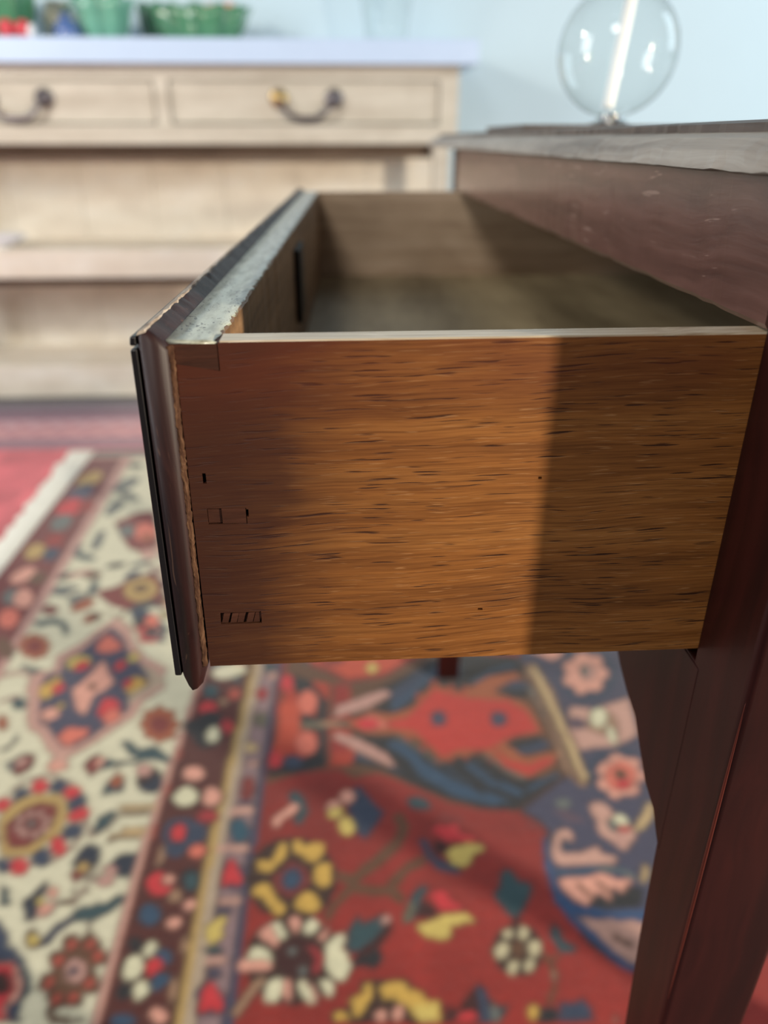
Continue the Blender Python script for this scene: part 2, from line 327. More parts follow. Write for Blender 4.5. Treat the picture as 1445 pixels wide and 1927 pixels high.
# rug motifs traced in plan: colour key, then x,y pairs in millimetres on the floor
RUG_MOTIFS = [
('g', -522,1795,-519,1779,-522,1759,-529,1739,-539,1723,-551,1714,-562,1713,-569,1721,-572,1737,-570,1756,-563,1777,-552,1794,-540,1803,-529,1804),
('g', -529,1668,-524,1655,-523,1636,-526,1616,-530,1597,-537,1585,-544,1580,-550,1584,-554,1597,-555,1615,-554,1635,-549,1654,-542,1668,-535,1673),
('g', -494,1668,-496,1661,-503,1660,-513,1665,-525,1674,-536,1686,-544,1698,-548,1709,-546,1716,-539,1717,-529,1712,-517,1703,-505,1691,-497,1678),
('g', -532,1509,-528,1500,-524,1484,-522,1463,-522,1443,-523,1428,-527,1419,-531,1419,-536,1428,-540,1443,-542,1463,-543,1483,-541,1500,-537,1509),
('t', -513,1382,-514,1378,-521,1376,-530,1377,-542,1381,-552,1388,-561,1395,-565,1402,-563,1407,-557,1409,-547,1408,-536,1403,-525,1397,-517,1389),
('g', -561,1446,-558,1441,-555,1431,-554,1420,-553,1409,-555,1401,-557,1396,-560,1397,-563,1402,-566,1411,-568,1422,-568,1433,-567,1442,-564,1447),
('g', -513,1270,-514,1265,-519,1261,-528,1259,-539,1259,-549,1262,-556,1267,-560,1272,-560,1277,-555,1281,-546,1283,-535,1282,-525,1280,-517,1275),
('g', -524,1246,-525,1243,-530,1242,-537,1243,-546,1246,-555,1251,-561,1256,-564,1261,-563,1264,-558,1265,-550,1264,-541,1261,-533,1256,-526,1251),
('t', -486,1300,-483,1293,-480,1282,-479,1268,-479,1255,-481,1244,-484,1238,-487,1238,-491,1244,-493,1255,-495,1268,-494,1282,-493,1293,-490,1300),
('D', -448,1361,-448,1355,-452,1350,-458,1346,-466,1343,-474,1343,-480,1345,-484,1349,-483,1354,-480,1359,-473,1364,-465,1366,-458,1367,-451,1365),
('D', -533,1879,-533,1871,-536,1865,-542,1862,-550,1862,-558,1866,-564,1873,-568,1881,-568,1889,-565,1895,-558,1898,-551,1898,-543,1894,-537,1887),
('g', -398,1370,-399,1365,-403,1358,-410,1352,-419,1347,-427,1345,-434,1345,-437,1348,-437,1353,-433,1359,-425,1365,-417,1370,-408,1373,-402,1373),
('m', -519,1548,-480,1596,-444,1603,-402,1456,-410,1399,-456,1423,-489,1483),
('g', -462,1505,-461,1492,-463,1481,-469,1476,-477,1476,-485,1482,-493,1493,-498,1507,-500,1521,-498,1532,-492,1538,-484,1537,-475,1531,-467,1519),
('S', -414,1495,-412,1475,-415,1459,-423,1451,-434,1452,-446,1461,-457,1477,-464,1498,-466,1518,-463,1535,-455,1544,-444,1543,-431,1533,-421,1516),
('A', -418,1472,-417,1463,-419,1456,-423,1452,-428,1452,-434,1457,-439,1464,-442,1473,-443,1483,-442,1490,-438,1494,-432,1494,-426,1489,-421,1482),
('p', -390,1398,-390,1389,-394,1382,-401,1379,-410,1379,-419,1384,-427,1391,-431,1400,-431,1409,-427,1417,-420,1420,-410,1420,-401,1415,-394,1407),
('m', -480,1256,-445,1272,-427,1301,-381,1324,-357,1279,-341,1198,-377,1194,-406,1190,-440,1209),
('n', -411,1324,-410,1317,-411,1310,-415,1303,-421,1299,-427,1297,-432,1299,-436,1304,-437,1310,-436,1318,-432,1325,-426,1329,-420,1331,-415,1329),
('t', -349,1214,-350,1208,-355,1201,-364,1195,-375,1191,-385,1190,-394,1192,-398,1196,-397,1202,-392,1209,-383,1215,-372,1219,-362,1220,-353,1219),
('o', -365,1268,-362,1248,-367,1232,-376,1221,-390,1218,-404,1223,-417,1236,-426,1253,-429,1273,-425,1290,-415,1302,-401,1305,-386,1299,-373,1286),
('U', -383,1266,-382,1259,-384,1252,-388,1248,-394,1247,-400,1249,-406,1254,-409,1260,-410,1268,-408,1275,-404,1279,-398,1281,-392,1279,-386,1273),
('o', -390,1263,-390,1260,-391,1258,-393,1256,-396,1257,-398,1258,-400,1261,-402,1264,-402,1267,-401,1269,-399,1271,-396,1270,-394,1269,-392,1266),
('U', -348,1223,-407,1193,-405,1188,-346,1218),
('U', -407,1192,-416,1156,-413,1152,-404,1188),
('U', -404,1190,-404,1188,-405,1188,-406,1188,-407,1190,-407,1192,-406,1193,-405,1192),
('D', -536,1326,-535,1320,-538,1313,-543,1307,-550,1303,-557,1302,-563,1304,-567,1308,-568,1315,-566,1322,-561,1328,-554,1332,-546,1333,-540,1331),
('p', -505,1339,-506,1334,-511,1327,-520,1320,-530,1314,-540,1310,-548,1310,-552,1312,-552,1317,-546,1324,-538,1331,-527,1337,-517,1341,-509,1342),
('U', -486,1326,-485,1319,-487,1312,-492,1306,-499,1303,-506,1302,-512,1305,-515,1310,-517,1316,-515,1323,-510,1329,-503,1333,-496,1334,-490,1331),
('g', -489,1239,-486,1229,-486,1218,-489,1210,-495,1205,-503,1205,-510,1210,-516,1218,-520,1228,-520,1239,-516,1248,-510,1253,-502,1253,-495,1248),
('A', -472,1229,-470,1220,-472,1210,-477,1200,-484,1192,-492,1188,-499,1189,-505,1193,-507,1202,-505,1212,-500,1222,-493,1230,-485,1235,-477,1234),
('m', -528,1197,-528,1190,-530,1185,-535,1182,-542,1183,-549,1186,-555,1192,-558,1198,-559,1205,-557,1210,-552,1213,-545,1213,-538,1209,-532,1204),
('U', -446,1178,-444,1171,-445,1163,-449,1157,-454,1152,-461,1152,-467,1154,-471,1160,-473,1167,-472,1175,-469,1182,-463,1186,-457,1187,-451,1184),
('A', -457,1167,-456,1163,-457,1157,-459,1153,-462,1151,-466,1150,-470,1152,-473,1156,-474,1161,-474,1166,-472,1170,-468,1173,-464,1173,-460,1171),
('D', -362,1161,-360,1154,-360,1147,-361,1140,-365,1136,-369,1135,-374,1137,-378,1142,-380,1149,-381,1156,-379,1163,-376,1167,-371,1169,-367,1167),
('S', -341,1161,-339,1152,-339,1143,-342,1137,-347,1133,-352,1134,-358,1138,-362,1146,-365,1155,-365,1163,-362,1170,-357,1173,-351,1173,-346,1168),
('t', -548,1142,-519,1153,-527,1171,-556,1160),
('t', -522,1154,-501,1140,-502,1156,-524,1170),
('t', -518,1162,-517,1156,-520,1153,-524,1156,-528,1162,-529,1169,-526,1171,-521,1168),
('t', -506,1147,-493,1116,-484,1119,-497,1149),
('t', -496,1148,-496,1142,-498,1139,-503,1142,-506,1148,-507,1155,-504,1157,-500,1154),
('t', -344,1095,-336,1112,-344,1123,-351,1106),
('t', -338,1110,-316,1117,-321,1130,-342,1124),
('t', -336,1117,-336,1112,-338,1110,-342,1112,-344,1117,-344,1122,-341,1124,-338,1122),
('e', -442,1190,-396,1146,-395,1150,-441,1194),
('e', -396,1146,-344,1094,-343,1097,-395,1150),
('e', -394,1148,-394,1146,-395,1145,-396,1146,-397,1148,-397,1150,-396,1150,-395,1149),
('A', -503,1084,-502,1079,-503,1076,-506,1074,-510,1074,-514,1076,-518,1080,-520,1085,-521,1090,-520,1094,-517,1096,-513,1096,-509,1093,-505,1089),
('A', -502,1066,-501,1061,-503,1057,-505,1055,-509,1055,-513,1058,-517,1062,-520,1067,-520,1071,-519,1075,-517,1077,-513,1077,-508,1074,-505,1070),
('A', -513,1059,-513,1054,-514,1050,-516,1048,-520,1049,-525,1051,-528,1055,-531,1060,-532,1064,-531,1068,-528,1070,-524,1070,-520,1067,-516,1063),
('A', -530,1067,-529,1062,-530,1059,-533,1057,-537,1057,-541,1059,-545,1063,-547,1068,-548,1073,-547,1076,-545,1078,-541,1078,-536,1076,-533,1072),
('A', -543,1086,-542,1082,-543,1078,-545,1076,-549,1076,-554,1078,-558,1082,-560,1087,-561,1092,-560,1096,-557,1098,-553,1098,-549,1095,-545,1091),
('A', -544,1106,-543,1101,-544,1097,-547,1095,-551,1095,-555,1097,-559,1101,-562,1107,-563,1112,-562,1116,-559,1118,-555,1117,-550,1115,-546,1111),
('A', -532,1113,-531,1108,-532,1104,-535,1102,-539,1102,-544,1105,-548,1109,-550,1114,-551,1119,-550,1123,-547,1125,-543,1125,-539,1123,-535,1118),
('A', -515,1104,-514,1099,-515,1095,-518,1093,-522,1093,-527,1096,-530,1100,-533,1105,-534,1110,-533,1114,-530,1116,-526,1116,-522,1113,-518,1109),
('A', -511,1085,-509,1073,-511,1063,-517,1058,-527,1059,-537,1065,-546,1075,-552,1087,-555,1099,-553,1109,-546,1114,-537,1114,-526,1108,-517,1097),
('m', -518,1085,-516,1077,-518,1071,-522,1067,-528,1068,-535,1072,-541,1078,-545,1087,-547,1095,-545,1101,-541,1105,-535,1104,-528,1100,-522,1093),
('A', -252,881,-252,876,-254,872,-257,870,-261,870,-265,872,-268,877,-270,882,-270,887,-269,891,-265,893,-261,893,-257,890,-254,886),
('A', -254,861,-254,856,-256,852,-259,850,-263,851,-267,853,-270,857,-272,862,-272,867,-271,871,-267,873,-263,873,-259,870,-256,866),
('A', -267,854,-267,849,-268,845,-271,843,-275,843,-279,846,-283,850,-285,855,-285,860,-283,864,-280,866,-276,865,-272,863,-269,859),
('A', -283,863,-283,858,-284,854,-287,852,-291,852,-295,854,-299,859,-301,864,-301,869,-299,873,-296,875,-292,874,-288,872,-285,868),
('A', -293,883,-293,878,-294,874,-297,872,-301,872,-306,874,-309,879,-311,884,-311,889,-310,893,-307,895,-303,895,-298,893,-295,888),
('A', -291,903,-291,898,-293,894,-296,892,-300,892,-304,894,-308,899,-310,904,-310,910,-309,914,-305,916,-301,916,-297,913,-293,909),
('A', -278,911,-278,906,-280,902,-283,899,-287,900,-291,902,-295,907,-297,912,-297,918,-296,922,-292,924,-288,924,-284,921,-280,917),
('A', -262,902,-262,896,-263,892,-267,890,-271,890,-275,893,-278,897,-280,903,-281,908,-279,912,-276,914,-271,914,-267,912,-264,907),
('A', -260,881,-260,869,-264,859,-271,854,-280,854,-290,860,-298,871,-303,883,-304,896,-300,907,-293,912,-283,912,-273,905,-265,894),
('m', -267,882,-267,873,-270,867,-274,863,-281,863,-287,867,-292,874,-296,883,-296,892,-294,899,-289,902,-282,902,-276,898,-270,890),
('g', -534,1028,-512,1017,-513,1027,-535,1039),
('g', -511,1016,-496,1012,-499,1023,-514,1027),
('g', -509,1021,-509,1018,-510,1016,-513,1018,-516,1022,-516,1026,-514,1027,-511,1025),
('t', -499,1014,-499,1011,-501,1009,-505,1009,-510,1011,-514,1014,-517,1018,-519,1022,-518,1025,-516,1027,-512,1026,-508,1024,-504,1021,-500,1017),
('t', -492,939,-490,933,-492,928,-495,926,-501,926,-506,929,-511,934,-515,941,-516,947,-515,952,-511,954,-506,954,-500,951,-495,946),
('A', -503,897,-501,889,-501,883,-503,880,-506,880,-511,884,-516,890,-520,898,-522,906,-522,912,-520,915,-517,915,-512,911,-507,905),
('p', -555,1002,-534,1012,-539,1020,-559,1010),
('p', -535,1012,-514,1007,-516,1015,-538,1020),
('p', -534,1016,-534,1013,-535,1012,-537,1013,-539,1016,-539,1019,-538,1020,-536,1018),
('p', -517,1010,-504,988,-500,991,-513,1012),
('p', -513,1011,-512,1008,-514,1007,-516,1008,-518,1011,-518,1014,-517,1015,-514,1014),
('p', -531,942,-518,951,-521,956,-534,947),
('p', -518,951,-505,954,-507,959,-521,956),
('p', -518,954,-518,952,-519,951,-520,952,-521,954,-522,956,-521,956,-519,955),
('g', -490,837,-480,844,-483,850,-494,842),
('g', -479,845,-476,867,-481,871,-484,849),
('g', -479,847,-479,845,-480,844,-482,845,-484,847,-484,849,-483,850,-481,849),
('p', -417,1168,-381,1128,-367,1090,-339,1049,-296,1014,-301,986,-290,965,-316,937,-322,902,-342,877,-373,839,-392,821,-413,825,-430,842,-451,871,-468,880,-483,911,-492,946,-507,976,-505,1014,-479,1020,-486,1057,-459,1087,-439,1131),
('E', -416,1146,-383,1111,-371,1077,-346,1042,-307,1010,-311,985,-301,966,-324,940,-330,909,-348,886,-376,851,-393,835,-412,838,-427,854,-447,880,-462,889,-476,917,-483,949,-497,976,-495,1010,-471,1015,-478,1048,-453,1075,-435,1113),
('q', -417,1136,-388,1102,-376,1071,-354,1038,-318,1008,-322,984,-313,966,-333,942,-337,913,-353,891,-377,857,-392,842,-409,845,-423,860,-441,885,-455,893,-467,920,-474,950,-486,976,-485,1008,-464,1013,-470,1044,-449,1069,-434,1105),
('e', -347,1035,-312,1008,-291,978,-305,966,-322,947,-339,922,-341,954,-315,980),
('S', -430,1089,-418,1117,-391,1091,-383,1071,-403,1060,-423,1065),
('Y', -466,1041,-455,1057,-431,1054,-423,1035,-437,1014,-455,1022),
('X', -450,1026,-438,1047,-421,1031,-429,1017,-441,1013),
('G', -487,975,-465,1005,-452,987,-464,944,-478,955),
('X', -468,974,-458,991,-443,973,-454,957),
('P', -464,915,-457,928,-438,927,-433,905,-448,895),
('o', -434,936,-432,933,-432,929,-434,926,-436,923,-439,922,-442,922,-444,924,-445,928,-445,931,-444,935,-442,938,-439,939,-436,938),
('Y', -370,1047,-357,1066,-347,1042,-360,1032),
('X', -385,1026,-376,1044,-364,1028,-369,1014,-379,1011),
('G', -345,999,-320,982,-327,967,-342,951,-352,965),
('X', -361,979,-351,995,-341,981,-350,965),
('X', -382,927,-379,946,-362,945,-347,925,-353,916,-368,905,-378,905),
('S', -369,896,-364,920,-346,916,-343,894,-357,886),
('S', -423,864,-414,883,-381,879,-380,864,-401,842),
('P', -406,1045,-390,1012,-372,983,-380,966,-394,954,-397,906,-415,926,-434,969,-422,992),
('U', -398,974,-398,970,-399,967,-401,966,-404,966,-407,968,-410,971,-411,975,-412,978,-411,981,-409,983,-406,982,-403,981,-400,978),
('p', -413,827,-396,826,-386,800,-404,793,-419,804),
('P', -389,805,-389,801,-392,797,-396,796,-402,796,-408,798,-413,802,-416,807,-416,811,-414,815,-409,816,-403,816,-397,814,-392,810),
('K', -467,820,-457,832,-444,832,-436,819,-439,801,-450,789,-461,800),
('m', -465,820,-456,830,-445,830,-438,818,-441,803,-451,792,-459,801),
('g', -475,815,-465,820,-458,798,-466,801),
('E', -448,820,-447,816,-447,813,-449,810,-452,808,-455,808,-459,810,-461,813,-463,816,-463,820,-461,823,-458,825,-454,825,-451,823),
('K', -369,805,-363,821,-351,826,-340,814,-345,794,-352,783),
('m', -367,805,-362,819,-352,824,-341,813,-345,795,-352,785),
('t', -342,818,-332,815,-322,804,-335,797,-342,795),
('P', -343,818,-342,815,-341,810,-342,806,-344,803,-346,801,-350,802,-352,803,-354,807,-355,811,-354,815,-352,819,-349,820,-346,820),
('t', -329,848,-318,850,-298,832,-278,839,-252,814,-252,803,-276,812,-295,811,-312,825),
('t', -333,804,-306,803,-308,809,-335,811),
('t', -306,803,-292,807,-294,814,-308,809),
('t', -305,806,-305,804,-306,803,-308,804,-309,806,-309,808,-308,809,-306,808),
('U', -319,805,-323,792,-321,791,-317,803),
('e', -362,860,-362,859,-362,859,-363,858,-363,858,-364,859,-365,860,-366,861,-366,862,-365,862,-365,863,-364,863,-363,862,-362,861),
('K', -254,773,-253,762,-256,754,-263,750,-271,751,-279,756,-286,764,-290,775,-291,785,-288,794,-281,798,-273,798,-265,793,-258,784),
('E', -272,791,-272,786,-274,782,-278,779,-283,780,-288,782,-292,787,-295,792,-295,798,-293,802,-289,805,-284,804,-278,802,-274,797),
('N', -284,762,-282,769,-270,774,-268,784,-258,781,-253,765,-257,754,-272,752),
('t', -329,750,-329,769,-321,786,-306,781,-302,756),
('A', -326,772,-320,789,-310,786,-306,766,-314,761),
('p', -359,762,-347,745,-339,726,-335,707,-334,689,-338,673,-345,660,-355,651,-367,646,-381,645,-396,649,-411,656,-425,668,-437,683,-447,700,-453,718,-455,737,-453,755,-447,770,-437,782,-423,788,-407,790,-391,785,-374,776),
('C', -361,760,-350,743,-342,726,-338,707,-337,690,-341,675,-348,662,-357,654,-369,649,-383,648,-397,651,-411,659,-424,670,-436,684,-445,700,-451,718,-453,736,-452,753,-446,768,-436,779,-423,785,-407,786,-391,782,-376,773),
('X', -441,746,-439,740,-439,735,-441,731,-445,728,-450,729,-456,731,-460,736,-462,742,-462,747,-460,751,-456,754,-451,753,-445,750),
('n', -426,764,-423,759,-422,753,-423,748,-426,745,-431,744,-436,746,-440,750,-443,755,-444,761,-443,766,-439,769,-435,770,-430,768),
('X', -405,776,-402,769,-402,764,-405,759,-409,757,-414,758,-419,761,-424,766,-426,772,-426,778,-424,782,-420,784,-415,784,-409,781),
('n', -381,777,-379,772,-378,766,-380,760,-384,757,-388,756,-393,758,-398,762,-400,767,-401,773,-399,778,-396,782,-391,783,-386,781),
('X', -358,762,-356,756,-357,750,-359,746,-364,744,-369,744,-374,747,-378,752,-380,757,-380,763,-377,768,-373,770,-368,770,-362,767),
('n', -347,748,-345,743,-345,738,-348,733,-352,729,-357,727,-362,728,-366,732,-368,736,-367,742,-365,747,-361,751,-356,753,-351,752),
('X', -335,726,-334,721,-335,716,-339,711,-345,709,-351,708,-357,710,-361,714,-362,719,-361,724,-357,728,-351,731,-344,732,-339,730),
('n', -339,702,-336,696,-336,690,-338,685,-343,682,-348,680,-353,682,-358,685,-360,691,-360,697,-358,702,-354,706,-348,707,-343,705),
('X', -351,676,-347,669,-346,662,-347,658,-351,656,-355,658,-361,662,-366,669,-369,676,-371,683,-369,687,-366,689,-361,687,-355,683),
('n', -365,664,-362,658,-360,652,-362,647,-365,644,-370,644,-376,646,-381,651,-385,657,-386,663,-385,669,-381,672,-376,672,-370,669),
('X', -385,650,-382,644,-382,638,-384,634,-389,632,-394,633,-400,636,-405,641,-408,647,-408,652,-405,657,-401,659,-395,658,-389,655),
('n', -409,653,-406,648,-405,644,-406,640,-408,638,-412,638,-416,639,-420,643,-423,648,-425,652,-424,656,-421,658,-417,659,-413,657),
('o', -448,723,-433,750,-420,757,-383,755,-372,745,-364,725,-362,694,-372,680,-387,660,-408,659,-424,665,-440,698),
('m', -435,709,-420,733,-404,742,-384,738,-377,727,-377,706,-384,684,-398,671,-416,673,-428,690),
('E', -380,713,-380,710,-381,708,-382,707,-385,707,-388,709,-390,711,-392,713,-392,716,-391,718,-389,719,-387,719,-384,718,-381,716),
('E', -379,700,-378,697,-379,695,-381,694,-384,694,-386,696,-389,698,-390,700,-390,703,-390,705,-388,706,-385,706,-382,705,-380,703),
('E', -387,692,-387,689,-388,687,-390,686,-392,686,-395,688,-397,690,-399,692,-399,695,-398,697,-396,698,-394,698,-391,697,-389,694),
('E', -401,693,-401,691,-401,689,-403,688,-406,688,-408,689,-411,691,-412,694,-413,696,-412,698,-410,699,-407,699,-405,698,-402,696),
('E', -412,703,-411,701,-412,699,-414,698,-417,698,-419,699,-422,701,-423,704,-424,706,-423,709,-421,710,-418,709,-416,708,-413,706),
('E', -414,716,-413,714,-414,712,-416,711,-418,711,-421,712,-424,714,-425,717,-426,720,-425,722,-423,723,-420,723,-418,721,-415,719),
('E', -405,725,-405,722,-405,720,-407,719,-410,719,-413,720,-415,723,-417,725,-417,728,-416,730,-414,731,-412,731,-409,730,-407,727),
('E', -391,723,-391,721,-391,718,-393,717,-396,718,-399,719,-401,721,-403,724,-403,727,-402,729,-400,730,-398,730,-395,728,-392,726),
('g', -396,708,-396,706,-397,704,-399,703,-401,703,-404,704,-406,706,-407,709,-408,711,-407,713,-405,714,-402,714,-400,712,-397,710),
('t', -322,692,-323,713,-311,722,-301,725,-306,702,-313,690),
('E', -338,707,-324,691,-323,693,-336,709),
('E', -325,693,-331,687,-329,684,-322,691),
('E', -322,692,-322,691,-323,691,-324,691,-325,692,-325,693,-324,694,-323,693),
('e', -321,684,-304,697,-305,700,-322,686),
('e', -304,698,-294,720,-296,722,-306,699),
('e', -304,699,-304,698,-304,697,-305,698,-306,699,-306,700,-305,700,-304,699),
('h', -299,725,-252,723,-254,732,-302,733),
('h', -293,714,-259,713,-261,722,-296,722),
('h', -287,689,-256,688,-258,697,-290,697),
('h', -300,680,-260,679,-262,687,-302,688),
('U', -292,714,-261,716,-262,719,-293,718),
('U', -302,673,-288,680,-289,683,-303,676),
('U', -288,680,-262,680,-263,683,-289,683),
('U', -287,681,-287,680,-288,680,-289,680,-290,681,-289,682,-289,683,-288,682),
('N', -335,645,-331,664,-322,676,-306,666,-303,651,-310,636,-324,637),
('m', -334,637,-325,638,-310,636,-322,619,-328,625),
('o', -312,641,-312,637,-313,635,-316,633,-319,634,-322,635,-325,638,-327,642,-327,645,-326,648,-323,649,-320,649,-317,647,-314,644),
('N', -290,645,-282,656,-260,659,-260,635,-265,622,-276,626),
('E', -278,630,-279,628,-282,627,-285,627,-289,629,-291,633,-293,636,-293,639,-292,642,-289,642,-286,642,-282,640,-280,637,-278,633),
('E', -277,622,-277,619,-279,616,-283,613,-287,613,-292,613,-296,615,-299,618,-299,622,-297,625,-293,627,-288,628,-283,627,-279,625),
('K', -302,651,-313,623,-311,622,-301,650),
('t', -407,622,-397,616,-392,613,-404,613),
('t', -406,620,-398,615,-384,594,-397,595),
('N', -375,597,-367,605,-358,625,-354,620,-353,598,-355,575,-362,572,-368,587),
('Y', -349,597,-348,595,-349,593,-350,592,-352,592,-355,593,-357,595,-358,598,-359,601,-358,603,-357,604,-354,604,-352,602,-350,600),
('P', -338,606,-339,603,-340,601,-343,601,-346,602,-348,604,-350,608,-351,611,-350,614,-348,616,-346,617,-343,616,-341,613,-339,610),
('P', -338,593,-336,589,-336,585,-338,582,-341,579,-344,577,-348,578,-351,580,-353,583,-353,587,-352,591,-349,594,-345,595,-341,595),
('E', -337,599,-337,584,-335,584,-335,599),
('E', -337,585,-354,574,-353,573,-336,583),
('E', -335,584,-335,583,-336,583,-337,584,-337,584,-337,585,-337,585,-336,585),
('U', -332,592,-313,591,-315,597,-334,598),
('t', -309,575,-293,575,-296,586,-312,587),
('t', -291,575,-277,578,-282,590,-297,586),
('t', -289,580,-289,576,-293,575,-297,576,-300,581,-299,585,-296,586,-292,584),
('t', -275,579,-259,593,-268,604,-284,589),
('t', -274,584,-275,580,-278,578,-282,580,-285,584,-284,589,-281,590,-277,588),
('t', -314,586,-277,593,-262,604,-261,595,-275,578,-291,570,-308,572),
('n', -312,580,-326,568,-320,561,-306,573),
('n', -327,568,-338,547,-331,542,-320,562),
('n', -320,564,-320,562,-322,561,-325,562,-327,565,-327,568,-325,569,-322,567),
('U', -318,597,-321,612,-323,612,-320,597),
('E', -319,598,-294,639,-295,641,-320,599),
('E', -318,597,-302,609,-303,611,-319,599),
('E', -302,609,-273,609,-273,611,-303,611),
('E', -302,610,-302,609,-302,609,-303,609,-304,610,-304,610,-303,611,-302,610),
('U', -337,551,-336,546,-337,542,-340,540,-344,540,-348,543,-352,547,-355,552,-356,558,-355,562,-352,564,-348,564,-344,561,-340,557),
('Y', -340,552,-339,548,-340,545,-342,543,-344,544,-347,545,-350,548,-352,552,-353,556,-352,559,-350,560,-348,560,-344,559,-342,555),
('U', -295,572,-290,556,-287,556,-292,572),
('U', -294,548,-291,542,-291,537,-293,533,-297,532,-302,533,-308,536,-312,541,-314,546,-315,552,-312,555,-308,557,-303,556,-298,553),
('U', -274,547,-272,541,-272,536,-274,532,-278,531,-283,532,-288,535,-292,540,-294,545,-295,550,-292,554,-288,556,-283,555,-278,552),
('U', -263,533,-260,528,-260,523,-263,519,-267,518,-272,519,-277,522,-281,526,-283,532,-283,537,-281,541,-277,542,-272,541,-267,538),
('U', -302,530,-300,525,-300,520,-302,516,-306,515,-311,516,-316,519,-320,523,-322,529,-323,534,-321,537,-317,539,-312,538,-306,535),
('U', -263,504,-261,499,-261,494,-263,491,-267,490,-271,491,-276,493,-280,498,-282,503,-282,508,-280,511,-276,513,-271,512,-267,509),
('U', -305,506,-302,501,-302,497,-304,493,-308,492,-313,493,-318,496,-322,500,-324,505,-324,510,-322,513,-319,515,-314,514,-309,511),
('U', -291,490,-289,485,-289,480,-291,477,-295,476,-300,477,-304,479,-308,484,-311,489,-311,493,-309,497,-305,498,-300,497,-295,494),
('U', -276,490,-273,485,-273,481,-275,477,-279,476,-284,477,-289,480,-293,484,-295,489,-295,494,-293,497,-289,498,-284,497,-279,495),
('U', -269,513,-268,502,-271,493,-279,489,-288,489,-299,495,-308,504,-314,516,-315,528,-312,537,-305,542,-295,542,-284,536,-275,525),
('S2', -297,542,-298,539,-299,537,-302,537,-304,538,-307,540,-308,543,-309,547,-308,549,-306,551,-304,552,-301,551,-299,548,-297,545),
('S2', -277,541,-278,539,-280,537,-282,536,-285,537,-287,540,-289,543,-289,546,-288,549,-287,551,-284,551,-281,550,-279,548,-278,545),
('S2', -266,528,-267,525,-268,523,-271,523,-273,524,-276,526,-277,529,-277,532,-277,535,-275,537,-272,537,-270,536,-268,534,-266,531),
('S2', -305,524,-306,522,-308,520,-310,519,-312,520,-315,523,-316,526,-317,529,-316,532,-315,533,-312,534,-310,533,-307,531,-306,528),
('S2', -266,499,-267,496,-268,495,-271,494,-273,495,-275,497,-277,500,-277,503,-276,506,-275,507,-272,508,-270,507,-268,505,-266,502),
('S2', -307,501,-308,498,-310,497,-312,496,-315,497,-317,499,-318,502,-319,505,-318,508,-317,510,-314,510,-312,509,-309,507,-308,504),
('S2', -294,485,-295,482,-297,481,-299,480,-301,481,-304,483,-305,486,-306,489,-305,491,-303,493,-301,493,-298,492,-296,490,-295,488),
('S2', -279,485,-279,483,-281,481,-283,481,-286,481,-288,484,-289,486,-290,489,-289,492,-287,493,-285,494,-282,493,-280,491,-279,488),
('E', -278,514,-278,508,-280,504,-283,501,-289,502,-294,504,-299,509,-302,515,-303,521,-301,526,-297,528,-291,528,-286,525,-281,520),
('n', -288,514,-287,512,-288,510,-290,509,-292,510,-294,511,-296,512,-297,514,-297,516,-296,518,-295,519,-293,519,-291,518,-289,516),
('U', -302,465,-281,460,-282,467,-302,473),
('U', -307,476,-301,464,-295,465,-301,477),
('U', -297,464,-283,467,-266,465,-266,463),
('n', -389,575,-377,563,-370,548,-357,540,-343,524,-331,505,-330,493,-334,485,-333,476,-326,466,-370,468,-416,577),
('t', -354,532,-335,511,-330,499,-334,489,-342,500),
('P', -396,530,-357,528,-346,515,-337,500,-338,489,-346,482,-341,470,-333,466,-370,468),
('X', -395,528,-358,525,-350,511,-345,499,-348,488,-352,484,-342,467,-370,468),
('K', -352,505,-351,500,-352,496,-355,494,-360,494,-365,497,-369,501,-373,506,-374,512,-372,516,-369,518,-364,518,-359,515,-355,511),
('o', -622,1832,-616,1811,-616,1787,-622,1765,-632,1748,-644,1741,-656,1743,-666,1756,-672,1776,-672,1799,-667,1823,-657,1840,-644,1848,-632,1845),
('q', -619,1749,-613,1728,-613,1704,-618,1683,-627,1668,-639,1662,-652,1665,-662,1679,-668,1699,-670,1723,-665,1745,-655,1761,-643,1768,-630,1764),
('X', -622,1664,-615,1642,-614,1619,-618,1599,-627,1585,-639,1580,-652,1585,-663,1599,-670,1620,-672,1643,-668,1664,-659,1679,-646,1685,-633,1679),
('g', -620,1580,-614,1562,-613,1543,-616,1527,-624,1516,-633,1513,-644,1518,-653,1530,-659,1547,-661,1565,-658,1582,-651,1594,-641,1598,-630,1592),
('m2', -595,1656,-589,1640,-587,1623,-589,1610,-594,1602,-602,1601,-611,1608,-619,1620,-625,1636,-627,1653,-626,1666,-620,1675,-612,1676,-603,1669),
('o', -634,1443,-628,1427,-627,1412,-629,1398,-635,1389,-644,1387,-654,1392,-662,1402,-668,1417,-670,1433,-668,1447,-662,1456,-653,1459,-643,1454),
('n', -599,1425,-594,1412,-593,1399,-594,1388,-600,1381,-607,1380,-615,1385,-622,1394,-627,1407,-629,1420,-627,1432,-622,1439,-615,1440,-606,1435),
('P', -619,1348,-615,1336,-615,1321,-619,1307,-627,1297,-637,1293,-646,1295,-654,1302,-658,1314,-658,1329,-654,1343,-646,1354,-637,1358,-627,1357),
('U', -591,1326,-587,1314,-585,1302,-588,1292,-593,1285,-600,1284,-608,1287,-615,1296,-620,1307,-621,1319,-619,1330,-614,1337,-606,1339,-598,1335),
('g', -618,1261,-612,1247,-610,1234,-611,1224,-616,1218,-623,1217,-632,1223,-640,1233,-646,1246,-649,1259,-648,1270,-643,1276,-635,1277,-626,1271),
('P', -593,1255,-586,1239,-583,1224,-584,1212,-590,1206,-598,1206,-608,1213,-618,1225,-625,1240,-628,1255,-627,1268,-622,1275,-613,1275,-603,1267),
